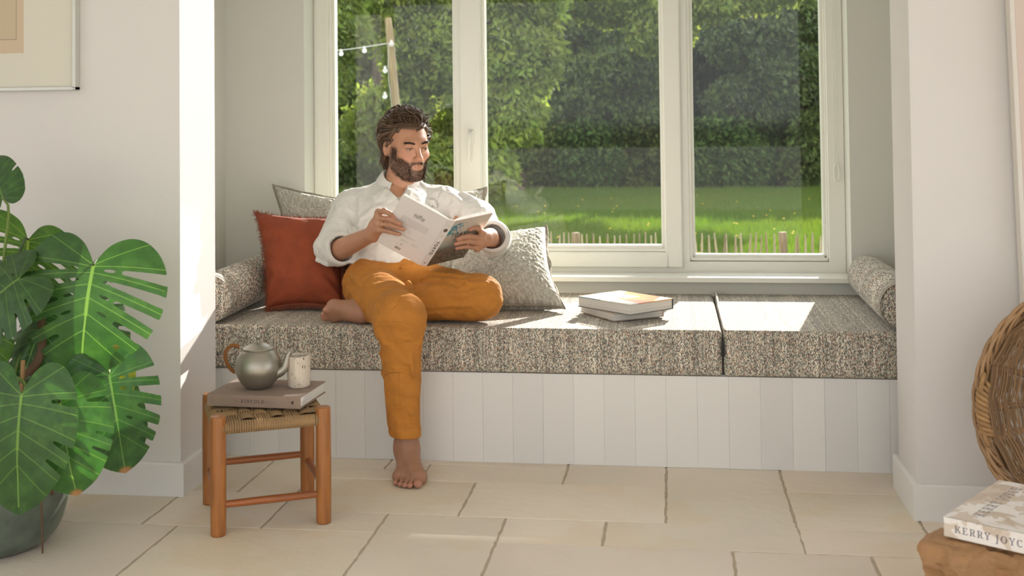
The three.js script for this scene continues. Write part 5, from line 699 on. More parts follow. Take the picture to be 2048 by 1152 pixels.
// ---------------------------------------------------------------- the reader
{
  const B = [0.62, 0, -0.5];
  const man = thing('person', 'barefoot bearded man in pale shirt and ochre trousers reading a book on the window seat', 'person', B);
  const toLocal = (g) => g.translate(-B[0], -B[1], -B[2]);
  const j = { pel: [0.52, 0.575, -0.76], hipR: [0.435, 0.555, -0.70], hipL: [0.605, 0.555, -0.70], kneeR: [0.642, 0.515, -0.275], ankR: [0.657, 0.085, -0.295], kneeL: [0.872, 0.545, -0.535], ankL: [0.455, 0.495, -0.535], chest: [0.468, 0.79, -0.90], neck: [0.480, 0.925, -0.965], shR: [0.288, 0.843, -0.935], shL: [0.652, 0.855, -0.985], elR: [0.279, 0.677, -0.735], wrR: [0.490, 0.770, -0.525], elL: [0.868, 0.705, -0.86], wrL: [0.884, 0.745, -0.672] };
  // skin colour
  const skin = [0.47, 0.235, 0.140], pink = [0.50, 0.22, 0.155];
  const tone = (x, y, z, k = 1) => { const n = 1 + 0.08 * fbm(x * 60, y * 60, z * 60, 3); return [skin[0] * n * k, skin[1] * n * k, skin[2] * n * k]; };
  const M_skin = phy({ vertexColors: true, roughness: 0.52, clearcoat: 0.08, clearcoatRoughness: 0.5, sheen: 0.15, sheenColor: L3(0.8, 0.5, 0.4) });
  const pieces = [];

  // ---- head, built in its own axes: +z the way the face looks, +y up, +x his left
  const headM = new THREE.Matrix4().compose(V(0.520, 1.072, -0.955), new THREE.Quaternion().setFromEuler(new THREE.Euler(0.11, 0.64, 0.03, 'YXZ')), V(1, 1, 1)), headI = headM.clone().invert();
  const sym = (mk) => [mk(1), mk(-1)];
  const skull = join([ell([0, 0.034, -0.018], [0.0765, 0.088, 0.098]), ell([0, -0.035, 0.035], [0.060, 0.085, 0.060])], 0.04);
  const faceParts = [
    skull, ...sym((s) => cap([s * 0.050, -0.062, 0.012], [s * 0.018, -0.108, 0.072], 0.021, 0.014)), ell([0, -0.110, 0.076], [0.022, 0.016, 0.017]), ...sym((s) => ell([s * 0.045, -0.030, 0.057], [0.017, 0.016, 0.018])),
    cap([-0.034, 0.019, 0.080], [0.034, 0.019, 0.080], 0.0125), ell([0, -0.078, 0.083], [0.026, 0.022, 0.014]),
  ];
  const face0 = join(faceParts, 0.022), nose = join([cap([0, 0.010, 0.089], [0, -0.032, 0.111], 0.0078, 0.0102), ell([0, -0.037, 0.113], [0.0108, 0.0098, 0.0112]), ...sym((s) => ell([s * 0.0125, -0.041, 0.101], [0.0072, 0.0072, 0.0095]))], 0.010);
  const lipU = join(sym((s) => cap([0, -0.0675, 0.0938], [s * 0.0270, -0.0692, 0.0835], 0.0040, 0.0019)), 0.004), lipL = join(sym((s) => cap([0, -0.0757, 0.0930], [s * 0.0245, -0.0708, 0.0835], 0.0046, 0.0019)), 0.004), mouth = join(sym((s) => cap([0, -0.0713, 0.103], [s * 0.0290, -0.0690, 0.085], 0.0010)), 0.002);
  const socket = sym((s) => ell([s * 0.0315, 0.001, 0.099], [0.0165, 0.0105, 0.014])), ball = sym((s) => ell([s * 0.0315, -0.001, 0.0765], [0.0128, 0.0128, 0.0128]));
  const lidU = sym((s) => cap([s * 0.0190, 0.0010, 0.0868], [s * 0.0430, 0.0004, 0.0805], 0.0034)), lidM = sym((s) => cap([s * 0.0265, 0.0046, 0.0892], [s * 0.0365, 0.0044, 0.0876], 0.0037)), lidD = sym((s) => cap([s * 0.020, -0.0058, 0.0858], [s * 0.041, -0.0050, 0.0815], 0.0028));
  const nostril = sym((s) => ell([s * 0.0065, -0.0475, 0.106], [0.0036, 0.004, 0.0055]));
  const ear = sym((s) => { const o = ell([s * 0.0815, -0.006, -0.016], [0.0072, 0.032, 0.0195], [0.12, s * -0.48, 0]), c = ell([s * 0.0885, -0.003, -0.010], [0.0066, 0.017, 0.0105], [0.12, s * -0.48, 0]), l = ell([s * 0.075, -0.032, -0.003], [0.0055, 0.009, 0.0085]); return (x, y, z) => smin(smax(o(x, y, z), -c(x, y, z), 0.005), l(x, y, z), 0.008); });
  const nk = new THREE.Vector3(...j.neck).applyMatrix4(headI);
  const neckF = join([cap([0, -0.055, -0.025], [nk.x, nk.y + 0.005, nk.z + 0.01], 0.052, 0.060), ...sym((s) => cap([s * 0.052, -0.05, -0.01], [nk.x + s * 0.01, nk.y, nk.z + 0.055], 0.012, 0.012))], 0.03), adam = ell([nk.x * 0.6, -0.135, 0.012], [0.011, 0.013, 0.012]);
  const headF = (x, y, z) => {
    let d = face0(x, y, z); const inFront = z > 0.03 && y < 0.08;
    if (d > 0.05) return Math.min(d, neckF(x, y, z), ear[0](x, y, z), ear[1](x, y, z)); if (inFront && d > -0.04) { for (const s of socket) d = smax(d, -s(x, y, z), 0.012); d = smin(d, nose(x, y, z), 0.011); d = smin(d, lipU(x, y, z), 0.006); d = smin(d, lipL(x, y, z), 0.006); d = smax(d, -mouth(x, y, z), 0.0025); for (const s of ball) d = smin(d, s(x, y, z), 0.002); for (const s of lidU) d = smin(d, s(x, y, z), 0.004); for (const s of lidM) d = smin(d, s(x, y, z), 0.005); for (const s of lidD) d = smin(d, s(x, y, z), 0.004); for (const s of nostril) d = smax(d, -s(x, y, z), 0.003); }
    d = smin(d, neckF(x, y, z), 0.032); d = smin(d, adam(x, y, z), 0.012); for (const s of ear) d = smin(d, s(x, y, z), 0.006); return d;
  };
  // where the beard grows (0..1), in head axes
  const beardMask = (x, y, z) => { const a = Math.abs(x); if (z < -0.012) return 0; let m = sm(-0.030, -0.052, y + 0.18 * Math.max(0, z - 0.045) * 0 - 0.35 * Math.max(0, a - 0.045)) * sm(-0.158, -0.135, y); const cheek = sm(-0.048, -0.062, y - 0.75 * Math.max(0, a - 0.032)); m = Math.min(m, cheek); const side = a > 0.056 && z < 0.045 ? sm(0.012, -0.01, y) * sm(-0.008, 0.006, z) : 0; m = Math.max(m, side * sm(-0.158, -0.13, y)); const lip = Math.hypot(x / 0.026, (y + 0.0725) / 0.0125); m *= sm(0.75, 1.1, lip);  if (y > -0.066 && a < 0.03) m = sm(-0.047, -0.056, y) * sm(0.034, 0.02, a) * (lip > 1 ? 1 : 0); const jaw = -0.082 - 0.7 * (z - 0.012); m *= sm(jaw - 0.016, jaw + 0.002, y); return clamp(m); };
  const brow = (x, y, z) => { const a = Math.abs(x); return z > 0.04 ? sm(0.0050, 0.0022, Math.abs(y - (0.0180 + 0.005 * Math.sin((a - 0.012) / 0.036 * 2.4)))) * sm(0.010, 0.015, a) * sm(0.054, 0.044, a) : 0; };
  const headCol = (x, y, z) => {
    let c = tone(x, y, z); const blend = (t, q) => { c = [mix(c[0], q[0], t), mix(c[1], q[1], t), mix(c[2], q[2], t)]; };
    blend(0.45 * Math.exp(-(((Math.abs(x) - 0.045) / 0.018) ** 2 + ((y + 0.03) / 0.018) ** 2)), [0.52, 0.20, 0.13]); blend(0.4 * Math.exp(-((x / 0.013) ** 2 + ((y + 0.037) / 0.012) ** 2)) * (z > 0.09 ? 1 : 0), [0.54, 0.22, 0.15]);
    const lip = Math.min(lipU(x, y, z), lipL(x, y, z)); blend(sm(0.003, 0.0006, lip) * (z > 0.07 ? 0.85 : 0), [0.42, 0.125, 0.105]);
    blend(0.8 * beardMask(x, y, z), [0.085, 0.048, 0.032]); blend(0.7 * brow(x, y, z), [0.055, 0.032, 0.02]);
    for (const s of [1, -1]) { const bx = x - s * 0.0315, by = y + 0.001, bz = z - 0.0765, r = Math.hypot(bx, by, bz); if (r < 0.0136 && z > 0.08 && Math.abs(by) < 0.0055) { const gx = bx - 0.0030, gy = by + 0.0022, q = Math.hypot(gx, gy); c = q < 0.0022 ? [0.01, 0.008, 0.007] : q < 0.0052 ? [0.06, 0.036, 0.02] : [0.33, 0.27, 0.24]; } }
    for (const s of [1, -1]) { const q = Math.hypot(x - s * 0.0315, (y - 0.0042) * 1.3); if (z > 0.072 && Math.abs(y - 0.0012 + 3 * (x - s * 0.0315) ** 2) < 0.0017 && Math.abs(x - s * 0.0315) < 0.0145) blend(0.85, [0.035, 0.02, 0.014]); }
    return c;
  };
  { const g = meshField(headF, [-0.10, nk.y - 0.03, -0.135], [0.10, 0.13, 0.135], 0.0029, { colorOf: headCol, slack: 1.9 }); g.applyMatrix4(headM); pieces.push(g); }

  // ---- hands: wrist, knuckles and three joints a finger, all in metres in the room
  function hand(wr, el, mcp, fingers, thumb, sc = 1) {
    const r = [0.0092, 0.0095, 0.009, 0.0078].map((q) => q * sc), palm = [], fs = [];
    mcp.forEach((m, i) => palm.push(cap(wr, m, 0.0185 * sc, 0.0118 * sc))); palm.push(cap(mcp[0], mcp[3], 0.0098 * sc, 0.0090 * sc)); const mid = mcp[1].map((q, i) => (q + mcp[2][i]) / 2 * 0.55 + wr[i] * 0.45); palm.push(ell(mid, [0.026 * sc, 0.026 * sc, 0.017 * sc]));
    const tmc = wr.map((q, i) => q * 0.72 + mcp[0][i] * 0.28); palm.push(cap(tmc, thumb[0], 0.0165 * sc, 0.012 * sc)); const P = join(palm, 0.016);
    fingers.forEach((f, i) => { const q = r[i]; fs.push(join([cap(mcp[i], f[0], q * 1.12, q), cap(f[0], f[1], q * 1.0, q * 0.9), cap(f[1], f[2], q * 0.9, q * 0.78), ell(f[0], [q * 1.08, q * 1.08, q * 1.08])], 0.003)); });
    fs.push(join([cap(thumb[0], thumb[1], 0.0118 * sc, 0.0105 * sc), cap(thumb[1], thumb[2], 0.0105 * sc, 0.0085 * sc)], 0.004));
    const arm = cap(wr, el, 0.0262, 0.044);
    const F = (x, y, z) => { let d = Infinity; for (const f of fs) d = smin(d === Infinity ? f(x, y, z) : d, f(x, y, z), 0.0014); d = smin(d, P(x, y, z), 0.008); return smin(d, arm(x, y, z), 0.022); };
    const nails = fingers.concat([thumb]).map((f) => f[2]);
    const col = (x, y, z) => { let c = tone(x, y, z, 0.98), t = 0; for (const q of nails) t = Math.max(t, sm(0.014, 0.006, Math.hypot(x - q[0], y - q[1], z - q[2]))); for (const f of fingers) t = Math.max(t, 0.6 * sm(0.011, 0.004, Math.hypot(x - f[0][0], y - f[0][1], z - f[0][2]))); for (const q of mcp) t = Math.max(t, 0.5 * sm(0.015, 0.005, Math.hypot(x - q[0], y - q[1], z - q[2]))); return [mix(c[0], 0.54, t * 0.7), mix(c[1], 0.24, t * 0.7), mix(c[2], 0.165, t * 0.7)]; };
    const all = [wr, ...mcp, ...fingers.flat(), ...thumb], lo = [0, 1, 2].map((i) => Math.min(...all.map((q) => q[i])) - 0.035), hi = [0, 1, 2].map((i) => Math.max(...all.map((q) => q[i])) + 0.035);
    pieces.push(meshField(F, lo, hi, 0.0022, { colorOf: col, slack: 2 }));
    return arm;
  }
  const armR = hand(j.wrR, j.elR, [[0.521, 0.847, -0.484], [0.520, 0.829, -0.474], [0.520, 0.809, -0.472], [0.524, 0.789, -0.478]], [[[0.552, 0.857, -0.466], [0.572, 0.847, -0.468], [0.583, 0.834, -0.476]].map((q) => [q[0], q[1], q[2] + 0.03]), [[0.566, 0.828, -0.447], [0.588, 0.820, -0.441], [0.607, 0.811, -0.440]], [[0.569, 0.807, -0.449], [0.594, 0.799, -0.446], [0.617, 0.792, -0.446]], [[0.565, 0.783, -0.458], [0.584, 0.778, -0.457], [0.601, 0.774, -0.458]]], [[0.520, 0.800, -0.515], [0.548, 0.806, -0.512], [0.572, 0.816, -0.500]]);
  const armL = hand(j.wrL, j.elL, [[0.868, 0.763, -0.610], [0.865, 0.747, -0.602], [0.860, 0.729, -0.603], [0.849, 0.711, -0.610]], [[[0.858, 0.782, -0.586], [0.845, 0.787, -0.568], [0.832, 0.783, -0.556]], [[0.828, 0.758, -0.560], [0.808, 0.756, -0.543], [0.792, 0.750, -0.532]], [[0.824, 0.739, -0.560], [0.802, 0.738, -0.545], [0.784, 0.733, -0.535]], [[0.820, 0.720, -0.568], [0.802, 0.720, -0.553], [0.786, 0.717, -0.544]]], [[0.868, 0.744, -0.645], [0.850, 0.752, -0.662], [0.833, 0.758, -0.660]]);

  // ---- feet
  function foot(A, heel, ball, toes, up, sc = 1) {
    const mid = (a, b, t) => a.map((q, i) => mix(q, b[i], t)), P = [cap(heel, mid(heel, ball[1], 0.35), 0.030 * sc, 0.029 * sc), cap(A, mid(heel, A, 0.35), 0.034 * sc, 0.033 * sc), cap(A, mid(ball[0], ball[1], 0.3), 0.030 * sc, 0.0165 * sc), cap(mid(A, heel, 0.4), ball[3], 0.027 * sc, 0.0135 * sc), cap(mid(A, heel, 0.3), ball[0], 0.026 * sc, 0.0175 * sc), cap(ball[0], ball[3], 0.017 * sc, 0.0135 * sc)], body = join(P, 0.028);
    const rt = [0.0138, 0.0098, 0.0095, 0.009, 0.0085].map((q) => q * sc), ts = toes.map((t, i) => { const b = mid(ball[0], ball[3], i / 4); return join([cap(b, mid(b, t, 0.7), rt[i] * 1.15, rt[i] * 0.85), ell(t, [rt[i], rt[i] * 0.9, rt[i] * 1.05])], 0.006); });
    const F = (x, y, z) => { let d = ts[0](x, y, z); for (let i = 1; i < 5; i++) d = smin(d, ts[i](x, y, z), 0.0012); return smin(d, body(x, y, z), 0.009); };
    const all = [A, heel, ...ball, ...toes], lo = [0, 1, 2].map((i) => Math.min(...all.map((q) => q[i])) - 0.045), hi = [0, 1, 2].map((i) => Math.max(...all.map((q) => q[i])) + 0.045);
    const col = (x, y, z) => { let c = tone(x, y, z, 0.78), t = 0; toes.forEach((q, i) => { t = Math.max(t, sm(rt[i] * 1.9, rt[i] * 0.8, Math.hypot(x - q[0], y - q[1], z - q[2]))); }); t = Math.max(t, 0.6 * sm(0.05, 0.02, Math.hypot(x - heel[0], y - heel[1], z - heel[2]))); return [mix(c[0], 0.50, t * 0.6), mix(c[1], 0.215, t * 0.6), mix(c[2], 0.155, t * 0.6)]; };
    return [F, lo, hi, col];
  }
  { const [F, lo, hi, col] = foot([0.655, 0.085, -0.300], [0.652, 0.031, -0.345], [[0.722, 0.020, -0.190], [0.70, 0.020, -0.184], [0.675, 0.017, -0.194], [0.648, 0.015, -0.212]], [[0.727, 0.014, -0.142], [0.703, 0.011, -0.136], [0.686, 0.0105, -0.139], [0.669, 0.010, -0.148], [0.650, 0.0095, -0.163]]); const leg = cap([0.655, 0.085, -0.300], [0.651, 0.30, -0.30], 0.034, 0.045), G = (x, y, z) => smin(F(x, y, z), leg(x, y, z), 0.03); hi[1] = 0.22; pieces.push(meshField(G, lo, hi, 0.003, { colorOf: col, slack: 1.9 })); }
  { // left foot lies on its side under the right thigh, sole towards the room
    const [F, lo, hi, col] = foot([0.450, 0.505, -0.530], [0.458, 0.492, -0.488], [[0.352, 0.515, -0.500], [0.347, 0.500, -0.505], [0.345, 0.488, -0.510], [0.350, 0.477, -0.512]], [[0.328, 0.504, -0.488], [0.316, 0.490, -0.492], [0.313, 0.480, -0.495], [0.316, 0.473, -0.499], [0.322, 0.470, -0.505]]); const leg = cap([0.450, 0.505, -0.530], [0.62, 0.515, -0.535], 0.034, 0.045), G = (x, y, z) => smin(F(x, y, z), leg(x, y, z), 0.03); hi[0] = 0.53; pieces.push(meshField(G, lo, hi, 0.003, { colorOf: col, slack: 1.9 })); }

  // ---- trunk and limbs under the clothes, slimmer than the cloth
  const trunk = join([ell(j.pel, [0.135, 0.075, 0.10]), cap(j.pel, j.chest, 0.085, 0.08), ell(j.chest, [0.12, 0.105, 0.070], [-0.55, 0, 0]), cap([j.shR[0] + 0.02, j.shR[1] - 0.005, j.shR[2]], [j.shL[0] - 0.02, j.shL[1] - 0.005, j.shL[2]], 0.034), cap(j.chest, j.neck, 0.075, 0.058), cap(j.shR, j.elR, 0.040, 0.036), cap(j.shL, j.elL, 0.040, 0.036), cap(j.hipR, j.kneeR, 0.065, 0.05), cap(j.hipL, j.kneeL, 0.065, 0.05), cap(j.kneeR, [0.652, 0.20, -0.3], 0.046, 0.036), cap(j.kneeL, [0.56, 0.512, -0.535], 0.046, 0.036)], 0.05);
  const skinAll = (x, y, z) => smin(smin(trunk(x, y, z), armR(x, y, z), 0.02), armL(x, y, z), 0.02);
  pieces.push(meshField(skinAll, [0.18, 0.18, -1.10], [0.98, 0.96, -0.22], 0.009, { colorOf: (x, y, z) => tone(x, y, z) }));
  const body = new THREE.Mesh(toLocal(mergeGeometries(pieces)), M_skin); body.name = numbered('body'); body.castShadow = body.receiveShadow = true; man.add(body);

  // ---- trousers: ochre cotton, right leg hanging to the floor, left leg folded on the seat
  const tro = join([ell([0.52, 0.575, -0.755], [0.182, 0.105, 0.135]), cap([0.430, 0.560, -0.71], j.kneeR, 0.102, 0.070), cap([0.60, 0.560, -0.70], [0.865, 0.545, -0.545], 0.096, 0.074)], 0.045), calf = cap([0.865, 0.543, -0.54], [0.50, 0.510, -0.525], 0.071, 0.052);
  const shin = cap([0.642, 0.512, -0.275], [0.654, 0.10, -0.288], 0.073, 0.0495), seatBelow = 0.459;
  const trFold = foldField([
    // thigh of the hanging leg: pulls from hip and crotch towards the knee
    [[0.40, 0.66, -0.66], [0.60, 0.585, -0.45], 0.012, 0.004], [[0.37, 0.62, -0.62], [0.56, 0.55, -0.36], 0.012, 0.005], [[0.36, 0.57, -0.60], [0.58, 0.49, -0.30], 0.011, 0.005], [[0.57, 0.645, -0.62], [0.66, 0.575, -0.42], 0.011, 0.006], [[0.60, 0.62, -0.58], [0.68, 0.545, -0.36], 0.010, 0.005],
    [[0.58, 0.56, -0.25], [0.60, 0.44, -0.205], 0.010, 0.006], [[0.655, 0.57, -0.24], [0.700, 0.33, -0.225], 0.009, 0.007], [[0.57, 0.46, -0.27], [0.68, 0.38, -0.215], 0.010, 0.005], [[0.575, 0.40, -0.27], [0.66, 0.33, -0.225], 0.010, 0.0045], [[0.58, 0.335, -0.27], [0.67, 0.275, -0.23], 0.010, 0.004], [[0.60, 0.25, -0.25], [0.69, 0.21, -0.24], 0.009, 0.003], [[0.585, 0.46, -0.33], [0.60, 0.14, -0.26], 0.009, 0.003], [[0.56, 0.50, -0.34], [0.60, 0.46, -0.24], 0.012, 0.006], [[0.675, 0.55, -0.29], [0.715, 0.44, -0.25], 0.012, 0.008],
    // folded leg: long drags from the crotch to the knee
    [[0.65, 0.63, -0.61], [0.80, 0.628, -0.52], 0.009, 0.006], [[0.655, 0.605, -0.575], [0.83, 0.613, -0.48], 0.009, 0.007], [[0.66, 0.575, -0.55], [0.80, 0.588, -0.465], 0.010, 0.006], [[0.665, 0.55, -0.52], [0.84, 0.565, -0.458], 0.011, 0.005], [[0.675, 0.52, -0.48], [0.85, 0.532, -0.455], 0.010, 0.005], [[0.68, 0.495, -0.475], [0.82, 0.497, -0.462], 0.010, 0.004], [[0.80, 0.60, -0.47], [0.90, 0.605, -0.49], 0.008, 0.005],
    // hip creases
    [[0.37, 0.64, -0.72], [0.40, 0.56, -0.62], 0.010, 0.004], [[0.40, 0.66, -0.70], [0.43, 0.58, -0.60], 0.010, 0.003], [[0.57, 0.66, -0.66], [0.60, 0.58, -0.60], 0.012, 0.006],
  ]);
  const trF = (x, y, z) => {
    let d = smin(tro(x, y, z), smax(calf(x, y, z), 0.503 - x, 0.004), 0.045); d = smin(d, shin(x, y, z), 0.07); if (d > 0.045 || d < -0.045) return z < -0.44 ? Math.max(d, seatBelow - y) : Math.max(d, 0.11 - y); d -= 1.7 * trFold(x, y, z); { const hang = y < 0.45, wx = x + 0.02 * noise3(x * 10, y * 10, z * 10), wy = y + 0.02 * noise3(x * 10 + 7, y * 10, z * 10); d += hang ? 0.0055 * (Math.abs(noise3(wx * 17 + wy * 9, wy * 14 - wx * 9, z * 14)) - 0.3) + 0.0022 * (Math.abs(noise3(wx * 40, wy * 26 + wx * 12, z * 30)) - 0.3) : 0.0055 * (Math.abs(noise3(wx * 8 + wy * 6, wy * 26 - wx * 9, z * 20)) - 0.3) + 0.0024 * (Math.abs(noise3(wx * 20, wy * 48 - wx * 14, z * 36)) - 0.3); d += 0.0008 * noise3(x * 80 + 5, y * 60, z * 70); }
    if (z < -0.44) d = smax(d, seatBelow - y, 0.012);
    d = smax(d, 0.128 - y - 0.06 * (x - 0.65), 0.003); if (y < 0.2) { const q = Math.hypot(x - 0.6535, z + 0.288); d = smax(d, 0.0435 - q - 0 * y, 0.002); if (y < 0.152 + 0.06 * (x - 0.65)) d -= 0.0014; }
    return d;
  };
  const twill = tex(256, 256, (u, v) => { const k = 0.93 + 0.10 * (0.5 + 0.5 * Math.sin((u + v) * 6.283 * 42)) + 0.16 * tfbm(u, v, 6, 801, 4); return [0.51 * k, 0.198 * k, 0.029 * k]; });
  const M_tro = phy({ map: rep(twill, 5, 5), bumpMap: rep(crumple(811, 4, 2), 2, 2), bumpScale: 0.008, roughness: 0.9, sheen: 0.35, sheenColor: L3(0.9, 0.55, 0.2), sheenRoughness: 0.5 });
  const trousers = obj('trousers', toLocal(meshField(trF, [0.30, 0.115, -0.93], [0.97, 0.72, -0.17], 0.005, { slack: 1.8 })), M_tro, man);
  obj('hem', toLocal(sweep(Array.from({ length: 24 }, (_, i) => { const a = i / 24 * 6.283; const x = 0.6535 + Math.cos(a) * 0.0505, z = -0.288 + Math.sin(a) * 0.0505; return V(x, 0.130 + 0.06 * (0.65 - x) * -1 * -1, z); }), 0.0016, 5, { closed: true, n: 48 })), M_tro, trousers);

  // ---- shirt: pale linen, sleeves rolled to the elbow
  const torsoS = join([ell([0.508, 0.640, -0.775], [0.168, 0.10, 0.128]), ell([0.488, 0.715, -0.85], [0.158, 0.11, 0.118], [-0.5, 0, 0]), ell([0.468, 0.800, -0.905], [0.165, 0.125, 0.108], [-0.55, -0.06, 0]), cap([0.29, 0.848, -0.94], [0.445, 0.905, -0.965], 0.050, 0.038), cap([0.645, 0.858, -0.985], [0.522, 0.905, -0.970], 0.050, 0.038)], 0.05);
  const slR = join([cap(j.shR, [0.268, 0.70, -0.76], 0.057, 0.060), cap([0.272, 0.695, -0.755], [0.318, 0.696, -0.694], 0.060, 0.056)], 0.03), cuffR = cap([0.300, 0.688, -0.714], [0.330, 0.701, -0.684], 0.061, 0.060);
  const slL = join([cap(j.shL, [0.80, 0.790, -0.93], 0.056, 0.060), cap([0.80, 0.795, -0.93], [0.868, 0.715, -0.86], 0.062, 0.060), cap([0.868, 0.715, -0.86], [0.886, 0.735, -0.765], 0.060, 0.054)], 0.03), cuffL = cap([0.884, 0.733, -0.775], [0.888, 0.742, -0.735], 0.058, 0.057);
  const shFold = foldField([
    [[0.35, 0.875, -0.87], [0.37, 0.78, -0.80], 0.012, 0.007], [[0.37, 0.80, -0.80], [0.44, 0.84, -0.81], 0.010, 0.008], [[0.365, 0.775, -0.79], [0.45, 0.80, -0.80], 0.011, 0.006], [[0.36, 0.74, -0.78], [0.42, 0.72, -0.76], 0.012, 0.006], [[0.36, 0.69, -0.74], [0.48, 0.66, -0.665], 0.012, 0.007], [[0.35, 0.65, -0.72], [0.46, 0.63, -0.655], 0.011, 0.006], [[0.42, 0.74, -0.74], [0.56, 0.69, -0.69], 0.013, 0.006], [[0.58, 0.86, -0.88], [0.62, 0.76, -0.82], 0.012, 0.008], [[0.63, 0.86, -0.90], [0.67, 0.80, -0.88], 0.010, 0.008], [[0.56, 0.80, -0.82], [0.64, 0.78, -0.84], 0.010, 0.006],
    [[0.23, 0.85, -0.90], [0.25, 0.72, -0.74], 0.013, 0.004], [[0.28, 0.83, -0.86], [0.33, 0.72, -0.72], 0.012, 0.006], [[0.22, 0.68, -0.74], [0.29, 0.72, -0.69], 0.010, 0.006], [[0.22, 0.71, -0.76], [0.29, 0.755, -0.72], 0.010, 0.005], [[0.22, 0.65, -0.72], [0.27, 0.64, -0.69], 0.010, 0.006], [[0.70, 0.88, -0.93], [0.80, 0.80, -0.87], 0.011, 0.006], [[0.72, 0.91, -0.96], [0.84, 0.82, -0.91], 0.011, 0.005], [[0.78, 0.77, -0.87], [0.83, 0.83, -0.88], 0.010, 0.007], [[0.45, 0.90, -0.87], [0.42, 0.84, -0.82], 0.010, 0.004], [[0.505, 0.86, -0.845], [0.565, 0.64, -0.655], 0.008, 0.0045],
    [[0.40, 0.60, -0.70], [0.52, 0.61, -0.64], 0.010, 0.005], [[0.60, 0.66, -0.68], [0.67, 0.62, -0.70], 0.012, 0.007],
  ]);
  const vN = [cap([0.487, 0.945, -0.90], [0.522, 0.868, -0.82], 0.052, 0.006)];
  const neckHole = cap([0.478, 0.90, -0.975], [0.492, 1.0, -0.955], 0.060, 0.066);
  const cutR = (x, y, z) => { const e = [j.wrR[0] - j.elR[0], j.wrR[1] - j.elR[1], j.wrR[2] - j.elR[2]], L = Math.hypot(...e); return ((x - 0.334) * e[0] + (y - 0.703) * e[1] + (z + 0.680) * e[2]) / L; };
  const holeR = cap([0.31, 0.69, -0.70], [0.42, 0.74, -0.60], 0.049, 0.049), holeL = cap([0.885, 0.735, -0.76], [0.889, 0.75, -0.66], 0.045, 0.045);
  const shF = (x, y, z) => {
    let d = torsoS(x, y, z), a = smin(slR(x, y, z), cuffR(x, y, z), 0.006), b = smin(slL(x, y, z), cuffL(x, y, z), 0.006);
    a = smax(a, cutR(x, y, z), 0.004); a = smax(a, -holeR(x, y, z), 0.003); b = smax(b, z + 0.722, 0.004); b = smax(b, -holeL(x, y, z), 0.003);
    d = smin(d, a, 0.032); d = smin(d, b, 0.032); if (d > 0.045 || d < -0.045) return d;
    d -= 2.1 * shFold(x, y, z); { const wx = x + 0.03 * noise3(x * 9, y * 9, z * 9), wy = y + 0.03 * noise3(x * 9 + 7, y * 9, z * 9); d += 0.0075 * (Math.abs(noise3(wx * 15 + wy * 9, wy * 13 - wx * 6, z * 12)) - 0.3) + 0.0034 * (Math.abs(noise3(wx * 34 - wy * 12, wy * 30 + wx * 14, z * 28 + 4)) - 0.3) + 0.0012 * noise3(x * 70, y * 60, z * 70 + 9); }
    d = smax(d, -vN[0](x, y, z), 0.003); d = smax(d, -neckHole(x, y, z), 0.004);
    const hem = 0.598 + 0.028 * Math.cos((x - 0.43) * 13) - 0.045 * sm(0.585, 0.64, x) + 2.2 * Math.max(0, 0.022 - Math.abs(x - 0.590)) - (z < -0.76 ? 0.12 : 0);
    return smax(d, hem - y, 0.003);
  };
  const linen = tex(512, 512, (u, v) => { const a = hash3(Math.floor(u * 512), Math.floor(v * 40), 1), b = hash3(Math.floor(u * 40), Math.floor(v * 512), 2), fl = tnoise(u * 90, v * 260, 1, 5) > 0.86 ? 0.72 : 1; const k = (0.93 + 0.05 * a + 0.05 * b) * fl; return [0.70 * k, 0.68 * k, 0.645 * k]; });
  const M_shirt = phy({ map: rep(linen, 4, 4), bumpMap: rep(crumple(821, 4, 1), 2.2, 2.2), bumpScale: 0.006, roughness: 0.95, sheen: 0.3, sheenColor: L3(0.9, 0.9, 0.88), side: THREE.DoubleSide });
  const shirt = obj('shirt', toLocal(meshField(shF, [0.17, 0.52, -1.10], [0.97, 0.99, -0.58], 0.0047, { slack: 1.8 })), M_shirt, man);
  // turned-back cuff bands and the button placket
  const band = (c, ax, R, w) => { const e = V(...ax).normalize(), u = e.clone().cross(V(0, 1, 0)).normalize(), q = e.clone().cross(u), pos = [], uv = [], idx = [], N = 40; for (let i = 0; i <= N; i++) { const t = i / N * 6.283, n = 0.002 * Math.sin(t * 3 + R * 90); for (const [f, r] of [[0, R + 0.001], [0.25, R + 0.0045], [0.8, R + 0.004], [1, R + 0.001], [1, R - 0.008]]) { const p = V(...c).addScaledVector(e, (f - 0.5) * w).addScaledVector(u, Math.cos(t) * (r + n)).addScaledVector(q, Math.sin(t) * (r + n)); pos.push(p.x, p.y, p.z); uv.push(t * R, f * w); } } for (let i = 0; i < N; i++) for (let k = 0; k < 4; k++) { const a = i * 5 + k, b = a + 5; idx.push(a, b, a + 1, b, b + 1, a + 1); } const g = new THREE.BufferGeometry(); g.setAttribute('position', new THREE.Float32BufferAttribute(pos, 3)); g.setAttribute('uv', new THREE.Float32BufferAttribute(uv, 2)); g.setIndex(idx); g.computeVertexNormals(); return toLocal(g); };
  obj('cuff', band([0.318, 0.696, -0.697], [0.213, 0.093, 0.21], 0.0600, 0.042), M_shirt, shirt); obj('cuff', band([0.887, 0.739, -0.748], [0.02, 0.05, 0.2], 0.0570, 0.04), M_shirt, shirt);
  const surf = (x, y, z0) => { let z = -0.55; for (let i = 0; i < 60; i++) { const d = shF(x, y, z); if (d < 0.0006) break; z -= Math.max(0.0008, d * 0.7); } return z; };
